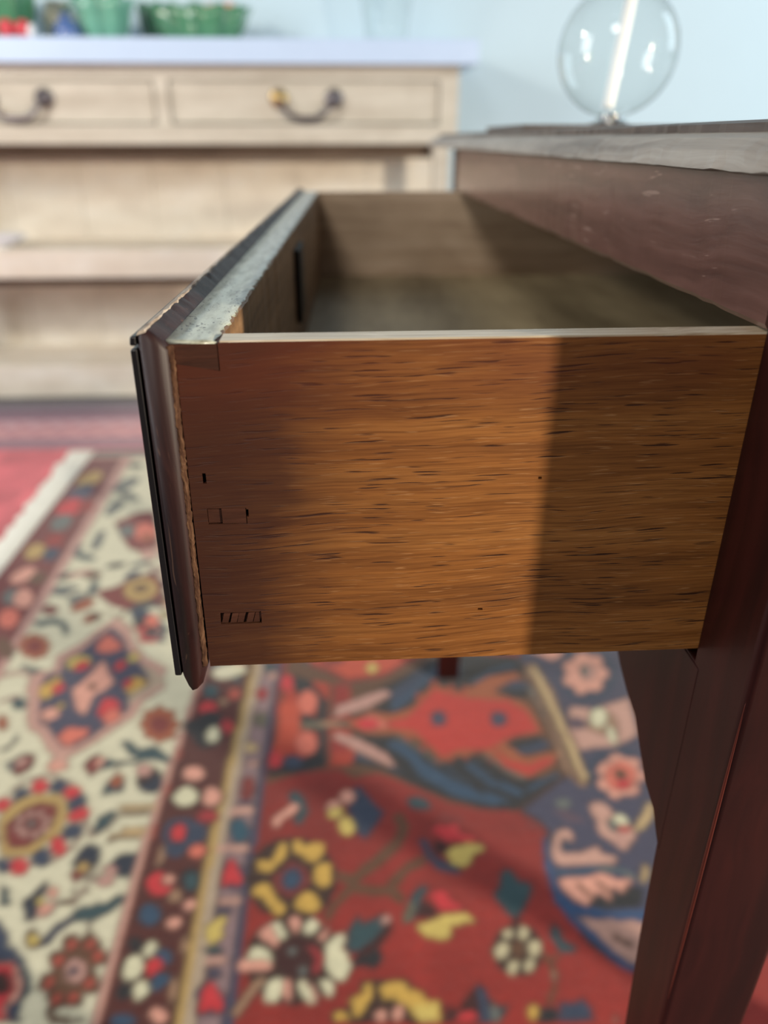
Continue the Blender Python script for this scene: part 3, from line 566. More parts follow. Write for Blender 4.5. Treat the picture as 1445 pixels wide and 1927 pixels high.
('S', -595,1189,-588,1175,-586,1161,-587,1149,-593,1143,-601,1143,-611,1149,-620,1160,-627,1174,-630,1188,-629,1200,-623,1207,-615,1207,-604,1201),
('U', -570,1094,-563,1080,-558,1067,-558,1057,-562,1053,-569,1055,-578,1063,-588,1075,-595,1089,-600,1102,-601,1112,-597,1117,-589,1115,-580,1106),
('m2', -610,1486,-605,1472,-604,1458,-606,1445,-612,1437,-619,1436,-628,1440,-636,1450,-641,1464,-643,1478,-641,1491,-635,1500,-627,1502,-618,1497),
('D', -213,873,-213,865,-216,858,-222,855,-229,855,-236,859,-242,866,-245,875,-245,883,-241,890,-236,893,-228,893,-221,889,-216,882),
('K', -185,847,-187,839,-192,834,-199,833,-205,836,-211,843,-214,853,-215,863,-212,872,-207,877,-201,878,-194,875,-188,867,-185,857),
('W', -187,848,-189,841,-193,837,-199,836,-204,839,-209,845,-212,853,-212,862,-210,869,-206,874,-201,875,-195,872,-190,865,-187,857),
('K', -173,862,-176,855,-181,852,-187,853,-192,857,-196,864,-198,873,-197,881,-194,888,-189,892,-183,891,-177,887,-174,879,-172,870),
('X', -175,863,-177,858,-182,855,-186,855,-191,859,-194,865,-196,873,-195,880,-192,886,-188,888,-183,888,-179,884,-175,878,-174,871),
('K', -198,781,-198,774,-203,769,-209,766,-217,766,-225,770,-231,776,-234,783,-233,790,-229,796,-223,799,-215,798,-207,795,-201,788),
('P', -201,781,-201,775,-205,771,-210,768,-217,769,-223,772,-229,777,-231,783,-231,789,-227,794,-222,796,-215,796,-208,793,-203,787),
('K', -199,745,-199,736,-202,729,-209,725,-218,723,-226,726,-233,732,-238,740,-238,748,-235,756,-228,760,-219,762,-211,759,-203,753),
('W', -202,744,-202,737,-205,731,-210,727,-218,726,-225,728,-231,733,-235,740,-235,747,-232,754,-227,758,-219,759,-212,756,-206,751),
('K', -169,740,-170,732,-173,725,-179,722,-186,722,-193,726,-198,733,-201,741,-201,750,-197,756,-192,760,-184,759,-177,755,-172,748),
('P', -172,740,-172,733,-175,728,-180,725,-186,725,-192,728,-196,734,-199,741,-198,748,-195,754,-191,757,-185,756,-179,753,-174,747),
('X2', -171,708,-172,704,-175,700,-180,699,-187,699,-192,701,-197,705,-199,710,-198,714,-195,718,-190,720,-184,719,-178,717,-173,713),
('n', -188,682,-188,671,-194,662,-203,658,-213,659,-224,664,-233,673,-237,685,-237,696,-232,705,-223,710,-212,710,-201,704,-192,694),
('K', -206,680,-208,674,-212,670,-216,669,-221,672,-226,677,-228,683,-229,690,-227,697,-223,701,-218,701,-213,699,-209,694,-206,687),
('X', -208,681,-209,676,-212,672,-217,672,-221,674,-224,678,-227,684,-227,690,-225,695,-222,698,-218,699,-214,697,-210,693,-208,687),
('n', -181,685,-181,678,-184,673,-189,670,-196,671,-202,674,-206,679,-209,686,-209,693,-206,698,-201,701,-194,700,-188,697,-183,691),
('n', -204,659,-204,654,-207,651,-212,649,-218,649,-223,652,-228,655,-230,660,-230,665,-227,668,-222,670,-216,670,-210,667,-206,663),
('K', -177,659,-177,653,-179,649,-184,646,-189,645,-195,646,-200,650,-203,655,-203,660,-201,665,-197,668,-191,669,-185,667,-180,664),
('S', -179,659,-179,654,-181,650,-185,647,-190,647,-195,648,-199,651,-201,655,-201,659,-199,663,-196,666,-191,667,-186,666,-182,663),
('D', -178,617,-178,609,-180,603,-184,600,-190,601,-195,604,-200,610,-202,618,-202,626,-200,632,-196,635,-190,635,-185,631,-180,625),
('t', -182,616,-182,611,-184,607,-186,605,-190,605,-193,608,-196,612,-197,617,-198,621,-196,625,-193,627,-190,627,-187,625,-184,621),
('K', -208,621,-205,612,-207,603,-211,597,-219,594,-228,595,-236,600,-242,608,-245,617,-244,626,-239,632,-231,636,-222,635,-214,629),
('X', -210,620,-208,612,-209,605,-214,600,-220,597,-227,598,-234,602,-239,609,-242,616,-241,624,-237,630,-230,632,-223,631,-216,627),
('K', -208,618,-208,615,-210,612,-213,610,-217,611,-221,612,-224,615,-225,619,-225,623,-223,626,-220,627,-216,627,-212,625,-209,622),
('P', -209,618,-209,615,-211,613,-213,612,-217,612,-220,613,-222,616,-224,619,-224,622,-222,625,-220,626,-216,626,-213,624,-210,622),
('E2', -228,651,-228,645,-229,640,-231,637,-233,638,-235,641,-236,647,-237,654,-237,660,-236,665,-235,668,-233,667,-231,664,-229,658),
('E2', -198,596,-198,592,-199,589,-202,588,-205,588,-208,590,-211,593,-212,597,-212,601,-211,604,-208,606,-205,606,-202,604,-199,601),
('K', -178,584,-178,580,-180,576,-183,575,-187,575,-190,577,-193,580,-195,585,-194,589,-193,592,-190,594,-186,594,-183,592,-180,588),
('P', -179,584,-179,580,-181,578,-183,576,-186,576,-190,578,-192,581,-193,585,-193,588,-192,591,-189,593,-186,592,-183,591,-181,588),
('K', -213,574,-213,568,-216,563,-221,560,-228,561,-234,564,-240,569,-243,576,-243,583,-240,588,-234,591,-228,590,-221,587,-216,581),
('b', -215,575,-215,569,-218,565,-222,563,-228,563,-233,566,-238,570,-240,576,-240,582,-238,586,-233,588,-228,588,-222,585,-218,580),
('K', -189,567,-188,563,-190,559,-194,556,-198,555,-203,555,-208,558,-210,561,-211,565,-209,569,-206,572,-201,573,-196,573,-192,570),
('P', -190,566,-190,563,-191,559,-194,557,-199,556,-203,557,-206,559,-209,562,-209,565,-208,568,-205,571,-201,572,-196,571,-193,569),
('D', -228,541,-228,537,-229,533,-232,532,-235,532,-239,534,-241,537,-243,542,-244,546,-242,550,-240,551,-236,551,-233,549,-230,545),
('K', -208,529,-210,525,-213,522,-217,521,-221,523,-225,527,-227,532,-227,537,-226,542,-223,545,-218,546,-214,544,-210,540,-208,535),
('W', -209,530,-211,526,-214,524,-217,523,-221,525,-224,528,-226,532,-226,537,-225,541,-222,543,-218,544,-215,542,-211,539,-210,535),
('K', -193,517,-196,515,-200,515,-205,517,-209,520,-213,525,-214,530,-213,534,-210,536,-206,536,-201,535,-196,531,-193,526,-192,521),
('b', -194,519,-197,517,-200,516,-205,518,-208,521,-211,525,-212,529,-211,532,-209,534,-205,535,-201,533,-197,530,-194,526,-193,522),
('K', -220,509,-222,503,-226,498,-231,497,-237,499,-241,504,-244,511,-245,519,-243,526,-239,531,-233,532,-228,530,-223,524,-220,517),
('W', -222,510,-224,504,-227,501,-231,500,-236,502,-240,506,-242,512,-243,518,-241,524,-238,528,-233,529,-228,527,-224,523,-222,517),
('K', -200,509,-202,504,-206,502,-211,502,-216,504,-219,508,-222,514,-221,519,-219,524,-215,526,-210,527,-206,524,-202,520,-200,514),
('X', -202,510,-204,506,-207,504,-211,504,-215,506,-218,509,-220,514,-220,519,-218,522,-215,525,-210,525,-206,523,-203,519,-201,514),
('K', -193,509,-190,505,-190,500,-192,495,-196,491,-201,489,-206,490,-210,492,-212,496,-212,501,-210,505,-206,509,-201,511,-197,511),
('b', -194,507,-192,504,-192,500,-194,496,-197,493,-201,491,-205,491,-208,493,-210,496,-210,501,-209,505,-206,508,-201,509,-197,509),
('K', -209,490,-210,485,-212,481,-216,480,-220,481,-224,484,-227,489,-228,494,-228,499,-225,503,-222,504,-217,503,-213,500,-210,495),
('W', -210,490,-211,486,-213,483,-216,482,-220,482,-223,485,-226,489,-227,494,-226,498,-224,501,-221,502,-217,501,-214,499,-211,495),
('D', -227,487,-229,484,-232,482,-236,482,-239,484,-242,487,-243,491,-242,495,-241,498,-238,500,-234,499,-230,498,-228,494,-227,490),
('E2', -182,489,-182,483,-183,478,-185,476,-187,476,-188,479,-190,484,-191,491,-190,497,-190,502,-188,505,-186,504,-184,501,-183,496),
('E2', -180,536,-180,531,-181,527,-182,525,-184,525,-186,528,-187,532,-187,537,-187,543,-187,547,-185,549,-184,549,-182,546,-181,541),
('K', -184,459,-186,456,-190,456,-196,457,-201,460,-206,464,-208,468,-208,472,-206,475,-201,476,-196,474,-190,471,-186,467,-184,463),
('P', -185,460,-188,458,-191,457,-196,458,-200,461,-204,464,-206,468,-206,471,-204,473,-200,474,-196,473,-191,470,-187,467,-185,463),
('K', -213,461,-214,458,-217,456,-223,455,-230,455,-237,457,-242,460,-244,463,-243,466,-240,468,-234,469,-227,469,-220,467,-215,464),
('b', -215,461,-216,459,-219,457,-224,456,-230,456,-236,458,-240,460,-242,463,-241,465,-238,467,-233,468,-227,468,-221,466,-217,464),
('C', -174,1008,-174,999,-180,991,-189,984,-200,982,-211,983,-219,988,-224,996,-224,1005,-218,1014,-209,1020,-198,1023,-187,1022,-178,1016),
('W', -168,1005,-168,999,-171,995,-176,993,-181,993,-187,996,-191,1000,-192,1006,-192,1012,-189,1016,-184,1018,-179,1018,-173,1015,-170,1010),
('t', -205,953,-206,946,-208,940,-213,937,-218,938,-224,941,-228,947,-231,955,-231,962,-228,968,-224,971,-218,971,-212,967,-208,961),
('X', -203,913,-203,905,-206,900,-211,897,-218,897,-224,901,-228,907,-231,914,-231,921,-228,927,-223,930,-216,930,-210,926,-205,920),
('S2', -170,944,-171,938,-173,933,-177,931,-182,931,-187,934,-191,939,-192,945,-192,951,-190,955,-186,958,-181,958,-176,955,-172,950),
('E2', -189,927,-189,923,-191,920,-193,918,-196,918,-199,920,-201,924,-203,928,-202,932,-201,935,-199,936,-196,936,-193,934,-190,931),
('t', -172,980,-172,977,-174,975,-177,974,-181,974,-184,975,-186,978,-188,981,-187,984,-185,986,-182,987,-179,987,-175,985,-173,983),
('D', -186,856,-190,841,-198,831,-207,829,-217,834,-225,845,-230,862,-231,880,-227,896,-220,907,-210,909,-199,904,-191,891,-186,873),
('W', -191,850,-194,843,-197,840,-202,839,-206,842,-209,848,-211,855,-211,862,-209,869,-205,872,-200,873,-196,870,-193,864,-191,857),
('X2', -179,875,-179,870,-181,866,-184,864,-188,864,-191,867,-194,871,-195,876,-195,882,-194,886,-191,888,-187,888,-184,885,-181,881),
('t', -124,1010,-124,1003,-126,998,-130,995,-134,995,-137,998,-140,1004,-142,1011,-141,1017,-139,1023,-136,1026,-132,1026,-128,1022,-125,1017),
('p', -119,987,-119,982,-121,978,-123,976,-126,976,-129,979,-132,983,-133,987,-132,992,-131,996,-128,998,-125,998,-122,996,-120,992),
('X2', -130,943,-130,936,-132,931,-136,928,-140,928,-144,932,-147,937,-149,944,-148,951,-146,956,-143,959,-139,959,-134,956,-131,950),
('g2', -125,884,-125,877,-128,871,-132,868,-136,868,-141,871,-144,878,-146,885,-146,893,-143,899,-140,903,-135,902,-130,899,-127,892),
('o2', -135,827,-135,822,-137,818,-141,817,-145,817,-149,819,-152,823,-153,828,-153,833,-151,837,-147,839,-143,839,-139,836,-136,832),
('p', -129,796,-129,794,-132,792,-135,791,-139,791,-143,792,-146,794,-147,797,-146,800,-144,802,-141,803,-136,803,-133,801,-130,799),
('m', -131,749,-132,739,-135,731,-139,728,-143,729,-147,734,-149,743,-150,754,-149,765,-146,772,-142,776,-138,775,-134,769,-132,760),
('q', -131,727,-131,725,-134,723,-137,722,-141,722,-144,723,-147,725,-148,728,-147,730,-145,732,-142,733,-138,733,-134,731,-132,729),
('p', -128,716,-129,713,-132,711,-137,710,-143,710,-148,711,-152,714,-154,717,-153,720,-149,723,-145,724,-139,724,-134,722,-130,719),
('b2', -135,689,-136,683,-138,678,-142,676,-147,676,-152,679,-155,684,-157,690,-157,696,-154,700,-150,703,-145,702,-140,700,-137,695),
('q', -159,603,-159,633,-148,647,-131,627,-125,601),
('X', -156,607,-156,621,-151,642,-145,642,-133,621,-131,607,-137,605,-143,611,-148,605),
('q', -162,463,-163,488,-151,500,-134,483,-129,461),
('X', -159,466,-159,478,-155,496,-148,496,-136,478,-134,466,-141,464,-147,469,-151,465),
('p', -166,654,-128,652,-130,663,-167,665),
('p', -154,582,-129,581,-130,591,-155,592),
('p', -159,515,-136,513,-137,521,-160,524),
('p', -158,709,-127,707,-129,719,-159,721),
('b2', -131,683,-132,674,-134,667,-138,664,-143,664,-148,668,-153,676,-155,685,-155,694,-152,701,-148,705,-143,705,-138,700,-133,693),
('Y', -166,557,-157,565,-146,571,-143,562,-148,556,-143,547,-153,535,-164,546),
('t', -143,529,-144,527,-146,526,-150,525,-154,525,-158,526,-161,528,-163,530,-162,532,-159,533,-156,534,-151,534,-147,533,-144,531),
('q', -141,505,-141,502,-143,500,-146,499,-149,499,-152,501,-155,503,-156,505,-156,508,-154,510,-151,511,-148,511,-144,509,-142,507),
('q', -138,575,-139,573,-142,571,-146,570,-150,570,-154,571,-157,573,-159,576,-158,579,-156,581,-152,581,-147,581,-143,580,-140,578),
('K', 294,1041,267,1010,285,977,280,773,283,754,207,700,215,685,236,661,226,637,225,612,220,570,231,547,244,515,276,485,317,464,462,504,844,1202,279,1231),
('q', 299,1041,272,1009,289,977,284,773,287,753,214,699,236,677,238,654,230,637,229,612,223,569,234,547,249,519,277,489,318,467,465,511,844,1202,279,1231),
('b3', 227,652,220,613,219,571,225,558,230,545,242,528,255,511,272,486,283,484,292,495,327,552,282,551,241,563,228,581,230,609,228,629,235,657),
('p', 237,549,257,545,303,539,322,537,296,488,279,493,266,509,254,528,245,541),
('U', 271,522,286,509,290,513,275,526),
('D', 238,573,268,574,294,577,311,583,327,579,313,555,278,555,250,561),
('P', 230,594,245,599,270,599,283,602,303,591,318,590,300,574,293,582,282,564,274,577,267,570,254,559,243,568,234,580),
('U', 250,588,260,571,264,574,253,591),
('U', 272,591,285,573,288,576,276,593),
('b', 230,600,250,597,254,607,233,610),
('b', 252,597,278,603,279,613,252,607),
('b', 256,602,254,599,251,597,248,599,248,602,250,606,253,607,256,605),
('b', 277,603,306,600,309,609,280,613),
('b', 283,608,281,604,277,603,275,605,275,608,277,611,280,613,283,611),
('b', 304,600,317,589,324,597,311,609),
('b', 312,604,309,601,306,600,304,601,303,605,306,608,309,609,312,608),
('g', 278,606,307,602,309,607,280,611),
('g', 306,602,319,591,323,595,309,607),
('g', 310,604,309,603,307,602,305,603,305,605,307,606,308,607,310,606),
('p', 232,634,240,651,245,659,253,666,260,668,266,660,265,648,258,646,257,654,251,651,245,639,247,630,260,629,277,634,291,639,293,629,310,621,304,612,271,614,251,611,238,614,232,621),
('n', 259,641,257,637,255,635,252,633,250,634,248,635,247,638,247,641,249,644,251,647,254,648,256,648,258,647,259,644),
('p', 298,700,309,708,321,703,327,687,338,681,343,666,342,648,319,628,309,644,298,656,300,678),
('W', 340,676,340,669,338,663,334,658,329,656,325,656,321,659,319,665,319,672,321,678,325,683,330,686,335,685,338,682),
('g', 325,670,325,665,324,661,321,658,319,656,316,657,314,660,312,664,312,669,313,673,316,677,318,678,321,678,323,675),
('X', 341,662,339,660,336,658,332,657,328,657,325,658,323,660,323,663,325,665,328,667,332,668,336,668,339,666,341,664),
('E', 331,646,329,642,325,639,321,638,317,638,313,640,312,643,312,647,314,652,318,655,323,657,327,656,330,654,332,651),
('o2', 342,662,360,681,376,704,382,697,371,675,356,661,345,656),
('m', 208,694,217,689,237,667,232,660,217,668),
('q2', 248,698,271,695,290,677,266,676),
('g', 277,705,275,701,272,699,267,697,263,697,259,699,257,702,257,706,259,710,262,713,267,714,272,714,275,712,277,709),
('o2', 339,597,336,591,332,587,329,585,327,586,326,588,327,593,330,599,333,604,336,609,339,611,341,610,342,607,341,602),
('n', 423,960,409,931,389,910,367,899,346,900,331,913,324,936,327,965,340,995,360,1019,384,1032,407,1031,422,1016,428,990),
('P', 410,964,406,957,401,951,394,949,388,949,383,952,381,958,382,966,385,973,391,979,398,982,404,981,409,978,411,971),
('P', 392,937,388,930,383,924,376,922,370,922,366,925,364,931,364,938,368,945,373,950,380,953,386,953,391,949,393,944),
('P', 370,931,366,924,361,919,354,916,348,916,344,920,342,925,342,932,345,939,351,945,357,947,363,947,368,944,370,938),
('P', 359,951,355,944,350,938,344,936,337,936,333,939,330,945,331,952,334,959,340,965,346,968,352,968,357,964,359,958),
('P', 368,983,364,975,359,970,352,967,346,967,341,971,339,977,339,984,343,992,348,997,355,1001,361,1000,366,997,369,990),
('P', 391,1002,387,995,381,989,375,986,368,986,364,990,361,996,362,1004,366,1012,371,1018,378,1021,385,1020,390,1017,392,1010),
('P', 410,994,406,986,400,981,394,978,387,978,383,982,380,988,381,995,385,1003,391,1009,398,1012,404,1012,409,1008,411,1002),
('g', 382,966,379,958,374,953,369,950,364,950,361,954,359,960,360,967,363,974,368,980,374,983,379,982,382,979,383,973),
('P', 400,966,392,949,380,936,367,929,355,930,346,938,342,952,344,969,351,987,363,1001,377,1009,390,1008,399,1000,403,984),
('E', 390,969,386,959,380,952,374,948,368,948,364,953,363,961,364,970,368,980,374,988,381,992,386,991,390,987,392,979),
('g', 377,971,374,965,371,961,368,958,365,958,364,961,363,966,364,972,367,978,370,983,373,986,376,986,378,983,378,978),
('P', 294,1033,312,1016,328,1001,346,1014,356,1034,357,1054,302,1057),
('p', 325,891,360,883,422,906,407,824,367,802,314,799,309,841),
('E2', 348,870,371,889,385,868,383,837,369,808,360,826,339,839),
('W', 374,862,370,853,364,846,357,842,352,842,348,847,347,854,348,864,352,873,358,881,365,885,371,885,375,880,376,872),
('W', 376,828,374,820,372,812,369,807,366,806,364,809,362,815,362,823,363,832,365,839,368,845,372,846,374,843,376,837),
('q2', 340,852,337,846,332,842,325,840,318,841,313,843,310,848,310,853,313,859,318,863,325,865,332,864,337,862,340,857),
('n', 394,754,383,735,366,721,347,714,330,714,316,723,309,739,311,758,321,777,337,793,357,801,377,800,391,790,397,773),
('P', 390,746,387,741,382,737,377,735,371,735,367,737,365,742,366,747,369,752,374,756,380,759,385,758,389,756,391,751),
('P', 374,725,371,720,366,716,361,714,356,714,352,717,350,721,350,726,353,731,358,735,363,737,369,737,373,734,375,730),
('P', 354,720,351,716,346,712,341,710,335,710,331,712,329,717,330,722,333,727,337,731,343,733,348,732,352,730,354,726),
('P', 343,736,341,731,336,727,330,725,325,725,321,728,319,732,319,737,322,742,327,746,332,749,338,748,342,746,344,741),
('P', 351,760,348,755,344,751,338,749,333,749,328,752,326,756,327,762,330,767,334,771,340,774,346,773,350,771,352,766),
('P', 372,776,369,770,364,766,358,764,353,764,349,767,347,771,347,777,350,782,355,787,361,789,367,789,371,786,373,781),
('P', 390,769,387,763,382,759,376,757,370,757,366,760,364,765,365,770,368,776,373,780,379,782,385,782,389,779,391,774),
('U', 366,747,363,742,359,738,354,735,349,736,346,738,345,743,345,748,348,754,352,758,357,760,362,760,365,757,367,753),
('S', 377,747,371,736,362,727,352,723,343,723,336,729,333,738,334,749,340,760,349,769,359,774,369,773,376,768,379,758),
('X', 364,734,362,730,358,728,354,726,350,726,347,728,346,731,346,735,349,739,352,742,356,743,360,743,363,741,364,738),
('U', 365,751,363,747,359,744,356,742,352,743,349,745,348,748,349,752,351,756,354,759,358,761,362,761,364,759,365,755),
('U', -104,1037,-40,994,-7,963,50,975,112,1026,143,1040,269,1018,288,970,283,770,283,754,203,697,161,702,121,716,89,738,32,772,-1,763,-20,781,-69,778,-115,759,-114,849,-106,998),
('S3', -102,1041,-35,1002,-6,972,51,982,113,1034,119,1102,-98,1113),
('m', -11,1024,-13,1017,-18,1012,-26,1010,-35,1010,-42,1013,-48,1019,-50,1026,-48,1033,-43,1038,-35,1041,-26,1041,-18,1037,-13,1031),
('Y', 42,998,41,992,38,987,34,985,30,985,26,988,23,993,23,999,24,1005,27,1010,31,1012,35,1012,39,1009,41,1004),
('R2', -103,983,-44,965,-2,955,0,785,-49,788,-112,775,-112,825),
('D', -101,990,-67,973,-39,922,-39,787,-69,778,-116,775,-114,802,-93,790,-53,810,-50,851,-77,868,-78,904,-55,883,-52,937,-84,938),
('S3', -110,919,-79,924,-73,829,-108,830),
('S', -52,919,-54,907,-58,898,-63,893,-70,893,-76,899,-81,909,-83,921,-82,933,-78,943,-72,949,-65,949,-59,942,-54,932),
('S', -52,838,-51,828,-52,818,-57,811,-63,808,-71,810,-77,815,-81,824,-83,835,-81,845,-76,852,-70,855,-63,854,-56,847),
('X', -92,967,-92,958,-95,951,-99,947,-103,947,-107,951,-111,959,-112,968,-112,978,-110,986,-106,990,-101,989,-97,985,-93,977),
('X', -99,801,-100,794,-102,788,-105,785,-109,786,-113,789,-116,795,-117,802,-117,810,-115,815,-112,819,-107,818,-104,815,-101,809),
('n', -69,797,-71,792,-74,788,-80,786,-86,786,-92,789,-96,793,-98,798,-97,804,-93,808,-87,810,-81,810,-75,807,-71,802),
('g2', -76,863,1,861,1,876,-77,878),
('E2', -51,868,-16,863,-16,873,-51,878),
('U', -35,972,-34,882,-29,882,-30,971),
('U', -35,857,-37,793,-33,792,-31,856),
('m2', -30,957,-7,963,-3,913,-29,905),
('m2', -31,838,-8,834,-6,811,-31,815),
('E', -25,908,11,926,58,949,72,941,24,902,-7,890,-29,882),
('E', -25,853,9,836,65,790,72,776,48,782,4,813,-29,841),
('b', 0,813,40,783,88,770,78,754,32,781,0,796),
('D', -7,956,39,946,89,980,120,1009,152,1032,269,1018,280,978,256,956,217,951,176,925,133,948,92,915,63,883,24,895,-16,875,24,889,67,937),
('n', 58,938,108,987,126,978,83,909,59,893),
('D', -12,862,26,841,60,840,92,814,122,784,153,799,177,792,214,752,254,750,278,765,273,749,203,698,162,704,122,721,85,743,40,777,-4,791,4,802,64,771,42,811),
('b', 60,834,96,808,129,773,160,739,202,712,174,709,130,726,87,764),
('D', 76,827,114,785,163,734,154,729,104,774),
('b', 156,794,190,753,224,726,208,722,172,765),
('b', 140,1016,177,998,173,968,134,963),
('g', 290,940,298,878,282,865,272,941),
('A2', -12,871,24,895,59,887,91,902,124,956,150,940,168,932,211,966,266,978,266,956,224,936,244,918,266,893,274,834,230,831,214,814,238,789,260,794,286,798,271,771,230,751,201,769,179,804,140,794,122,787,94,832,61,846,18,848),
('R3', -3,871,24,885,49,871,80,879,127,941,175,918,237,908,259,883,267,841,216,825,192,809,141,806,123,795,87,850,44,859,18,854),
('S', 19,889,37,881,53,865,44,856,22,851,10,867),
('X', 38,867,36,862,32,858,26,856,19,857,13,859,10,863,8,868,10,873,14,877,20,879,27,878,32,876,36,872),
('R3', 193,815,212,785,239,775,272,790,273,779,235,756,206,774),
('D', 214,814,228,822,273,831,266,817,234,807),
('n', 221,805,271,822,280,813,266,802,239,795),
('D', 218,929,272,941,271,916,247,911),
('n', 224,936,256,956,278,948,270,934),
('q', 137,873,135,866,131,860,126,857,121,858,117,861,114,867,114,874,116,881,120,887,125,890,130,890,134,886,136,880),
('q', 226,867,223,860,219,855,213,852,208,852,204,855,201,861,201,868,204,876,208,881,214,884,219,884,224,880,226,874),
('b', 48,823,90,778,96,787,54,833),
('b', 91,778,134,739,139,748,96,788),
('b', 97,783,96,779,93,777,90,779,89,783,91,787,94,788,96,787),
('b', 135,738,174,716,178,725,139,748),
('b', 141,743,139,739,136,738,133,740,133,743,134,747,137,748,140,747),
('b', 152,776,178,743,183,749,156,783),
('b', 179,742,214,720,218,727,183,750),
('b', 184,746,182,743,180,742,178,743,178,746,179,749,181,750,184,749),
('b', 226,728,262,747,261,753,225,734),
('b', 262,747,276,754,275,760,261,753),
('b', 264,750,263,747,261,747,259,748,259,750,260,752,262,753,264,752),
('b', 62,895,96,931,92,941,58,905),
('b', 97,931,134,977,129,987,92,941),
('b', 98,936,97,931,94,930,91,932,90,936,92,941,95,942,98,940),
('b', 132,975,168,992,167,1006,131,988),
('b', 136,981,134,977,131,975,128,977,127,982,129,987,132,988,135,986),
('b', 191,948,224,976,222,985,188,957),
('b', 223,976,264,989,264,999,223,986),
('b', 226,980,224,977,222,975,220,977,219,981,221,985,224,986,226,984),
('D', 74,821,118,768,122,773,78,827),
('D', 119,768,168,724,171,729,122,773),
('D', 123,770,122,768,120,767,118,768,118,771,119,773,121,774,122,773),
('D', 165,783,194,738,197,742,169,787),
('D', 84,899,120,946,117,952,81,905),
('D', 119,945,155,965,153,973,118,953),
('D', 121,949,120,946,118,945,116,946,116,949,117,952,119,953,121,952),
('D', 175,937,199,972,196,977,172,941),
('A2', 72,839,83,840,79,823),
('R3', 74,841,81,840,78,829),
('A2', 91,817,102,818,98,802),
('R3', 93,819,100,818,98,808),
('A2', 109,790,120,791,115,778),
('R3', 111,792,118,792,115,783),
('A2', 128,795,139,796,132,781),
('R3', 130,797,137,796,132,787),
('A2', 149,798,160,799,154,784),
('R3', 152,800,158,800,154,789),
('A2', 167,804,178,805,172,785),
('R3', 169,806,176,806,172,793),
('A2', 183,791,194,792,189,775),
('R3', 186,793,192,792,189,781),
('A2', 96,922,108,923,101,940),
('R3', 98,920,106,919,101,932),
('A2', 122,952,135,953,127,970),
('R3', 124,950,132,950,128,963),
('A2', 147,940,159,941,156,960),
('R3', 149,938,156,938,155,952),
('A2', 167,934,179,934,176,952),
('R3', 168,931,176,931,175,944),
('D', 171,803,175,804,173,773,169,776),
('D', 144,793,147,794,146,777),
('g', 59,839,91,809,93,813,61,843),
('g', 91,809,118,778,120,782,93,813),
('g', 93,811,93,810,92,809,90,810,90,811,91,813,92,814,93,813),
('g', 180,796,204,766,206,769,183,800),
('g', 204,766,228,746,230,750,206,770),
('g', 207,768,206,766,205,766,203,766,203,768,204,769,205,770,206,769),
('E2', 277,990,298,997,310,929,313,745,305,732,296,734,287,751,282,773,283,842,281,907),
('o2', 286,986,298,989,306,879,312,747,300,735,299,806),
('U', 279,962,288,866,291,868,282,965),
('U', 288,866,294,740,297,741,291,868),
('U', 291,867,290,865,289,865,288,865,288,867,289,869,290,869,291,868),
('K', -22,610,-25,593,-32,578,-43,568,-56,561,-72,560,-87,563,-102,571,-114,583,-123,598,-127,615,-126,633,-120,649,-110,661,-95,669,-78,671,-61,668,-45,658,-33,644,-25,627),
('G', -118,638,-109,641,-102,635,-93,661,-85,666,-81,646,-91,632,-101,621,-115,625),
('G', -78,667,-67,667,-63,658,-49,663,-38,659,-38,644,-48,632,-60,637,-66,645,-75,647),
('G', -51,626,-38,634,-28,629,-28,603,-39,597,-49,606),
('G', -62,594,-50,595,-40,578,-43,569,-59,568,-73,579),
('G', -121,600,-108,611,-98,605,-91,588,-77,576,-83,565,-93,570,-106,588,-117,594),
('m', -98,615,-76,638,-55,624,-54,603,-76,587,-90,597),
('n', -63,607,-66,601,-71,597,-76,596,-81,599,-85,604,-87,611,-86,618,-84,624,-79,628,-73,629,-68,626,-64,621,-62,614),
('b', -69,609,-70,606,-73,604,-75,603,-78,604,-80,607,-81,610,-80,614,-79,617,-77,619,-74,620,-71,619,-69,616,-68,612),
('K', -17,512,-20,497,-27,485,-37,476,-50,471,-65,469,-80,472,-94,479,-106,489,-114,502,-118,517,-117,532,-111,546,-101,556,-87,563,-70,565,-54,561,-39,553,-27,541,-20,527),
('P', -108,544,-103,553,-94,556,-87,550,-81,533,-87,528),
('W', -94,557,-86,560,-75,543,-79,533,-86,540),
('P', -77,562,-70,567,-62,561,-63,547,-68,542),
('W', -59,554,-51,562,-41,554,-44,546,-52,540,-58,545),
('P', -45,538,-33,552,-30,545,-36,531),
('W', -36,527,-28,538,-16,543,-12,534,-19,526,-11,519,-8,502,-16,488,-26,492,-34,505),
('W', -41,491,-32,494,-25,485,-26,474,-33,475),
('W', -64,494,-55,492,-44,477,-41,468,-51,470,-60,482),
('P', -53,492,-47,490,-40,477,-42,468),
('W', -97,481,-90,496,-79,498,-76,483,-81,471,-93,472),
('P', -78,495,-70,494,-66,478,-70,472,-76,478),
('W', -118,519,-113,530,-103,531,-91,524,-90,512,-113,515),
('P', -127,511,-121,519,-90,514,-88,505,-112,504,-126,507),
('M2', -37,507,-43,499,-52,494,-63,494,-74,499,-82,507,-87,517,-87,528,-82,537,-72,542,-61,542,-49,537,-41,528,-36,517),
('X2', -56,532,-45,529,-36,516,-38,502,-47,498,-45,516),
('g', -64,525,-64,523,-65,521,-67,520,-70,520,-72,521,-74,523,-74,525,-74,527,-73,529,-70,530,-68,530,-66,529,-64,527),
('g', -53,503,-54,500,-55,498,-57,497,-59,497,-61,499,-62,501,-62,503,-62,506,-61,508,-59,509,-57,509,-55,507,-54,505),
('E2', -100,501,-115,484,-107,477,-93,494),
('E2', -115,483,-127,464,-119,458,-107,477),
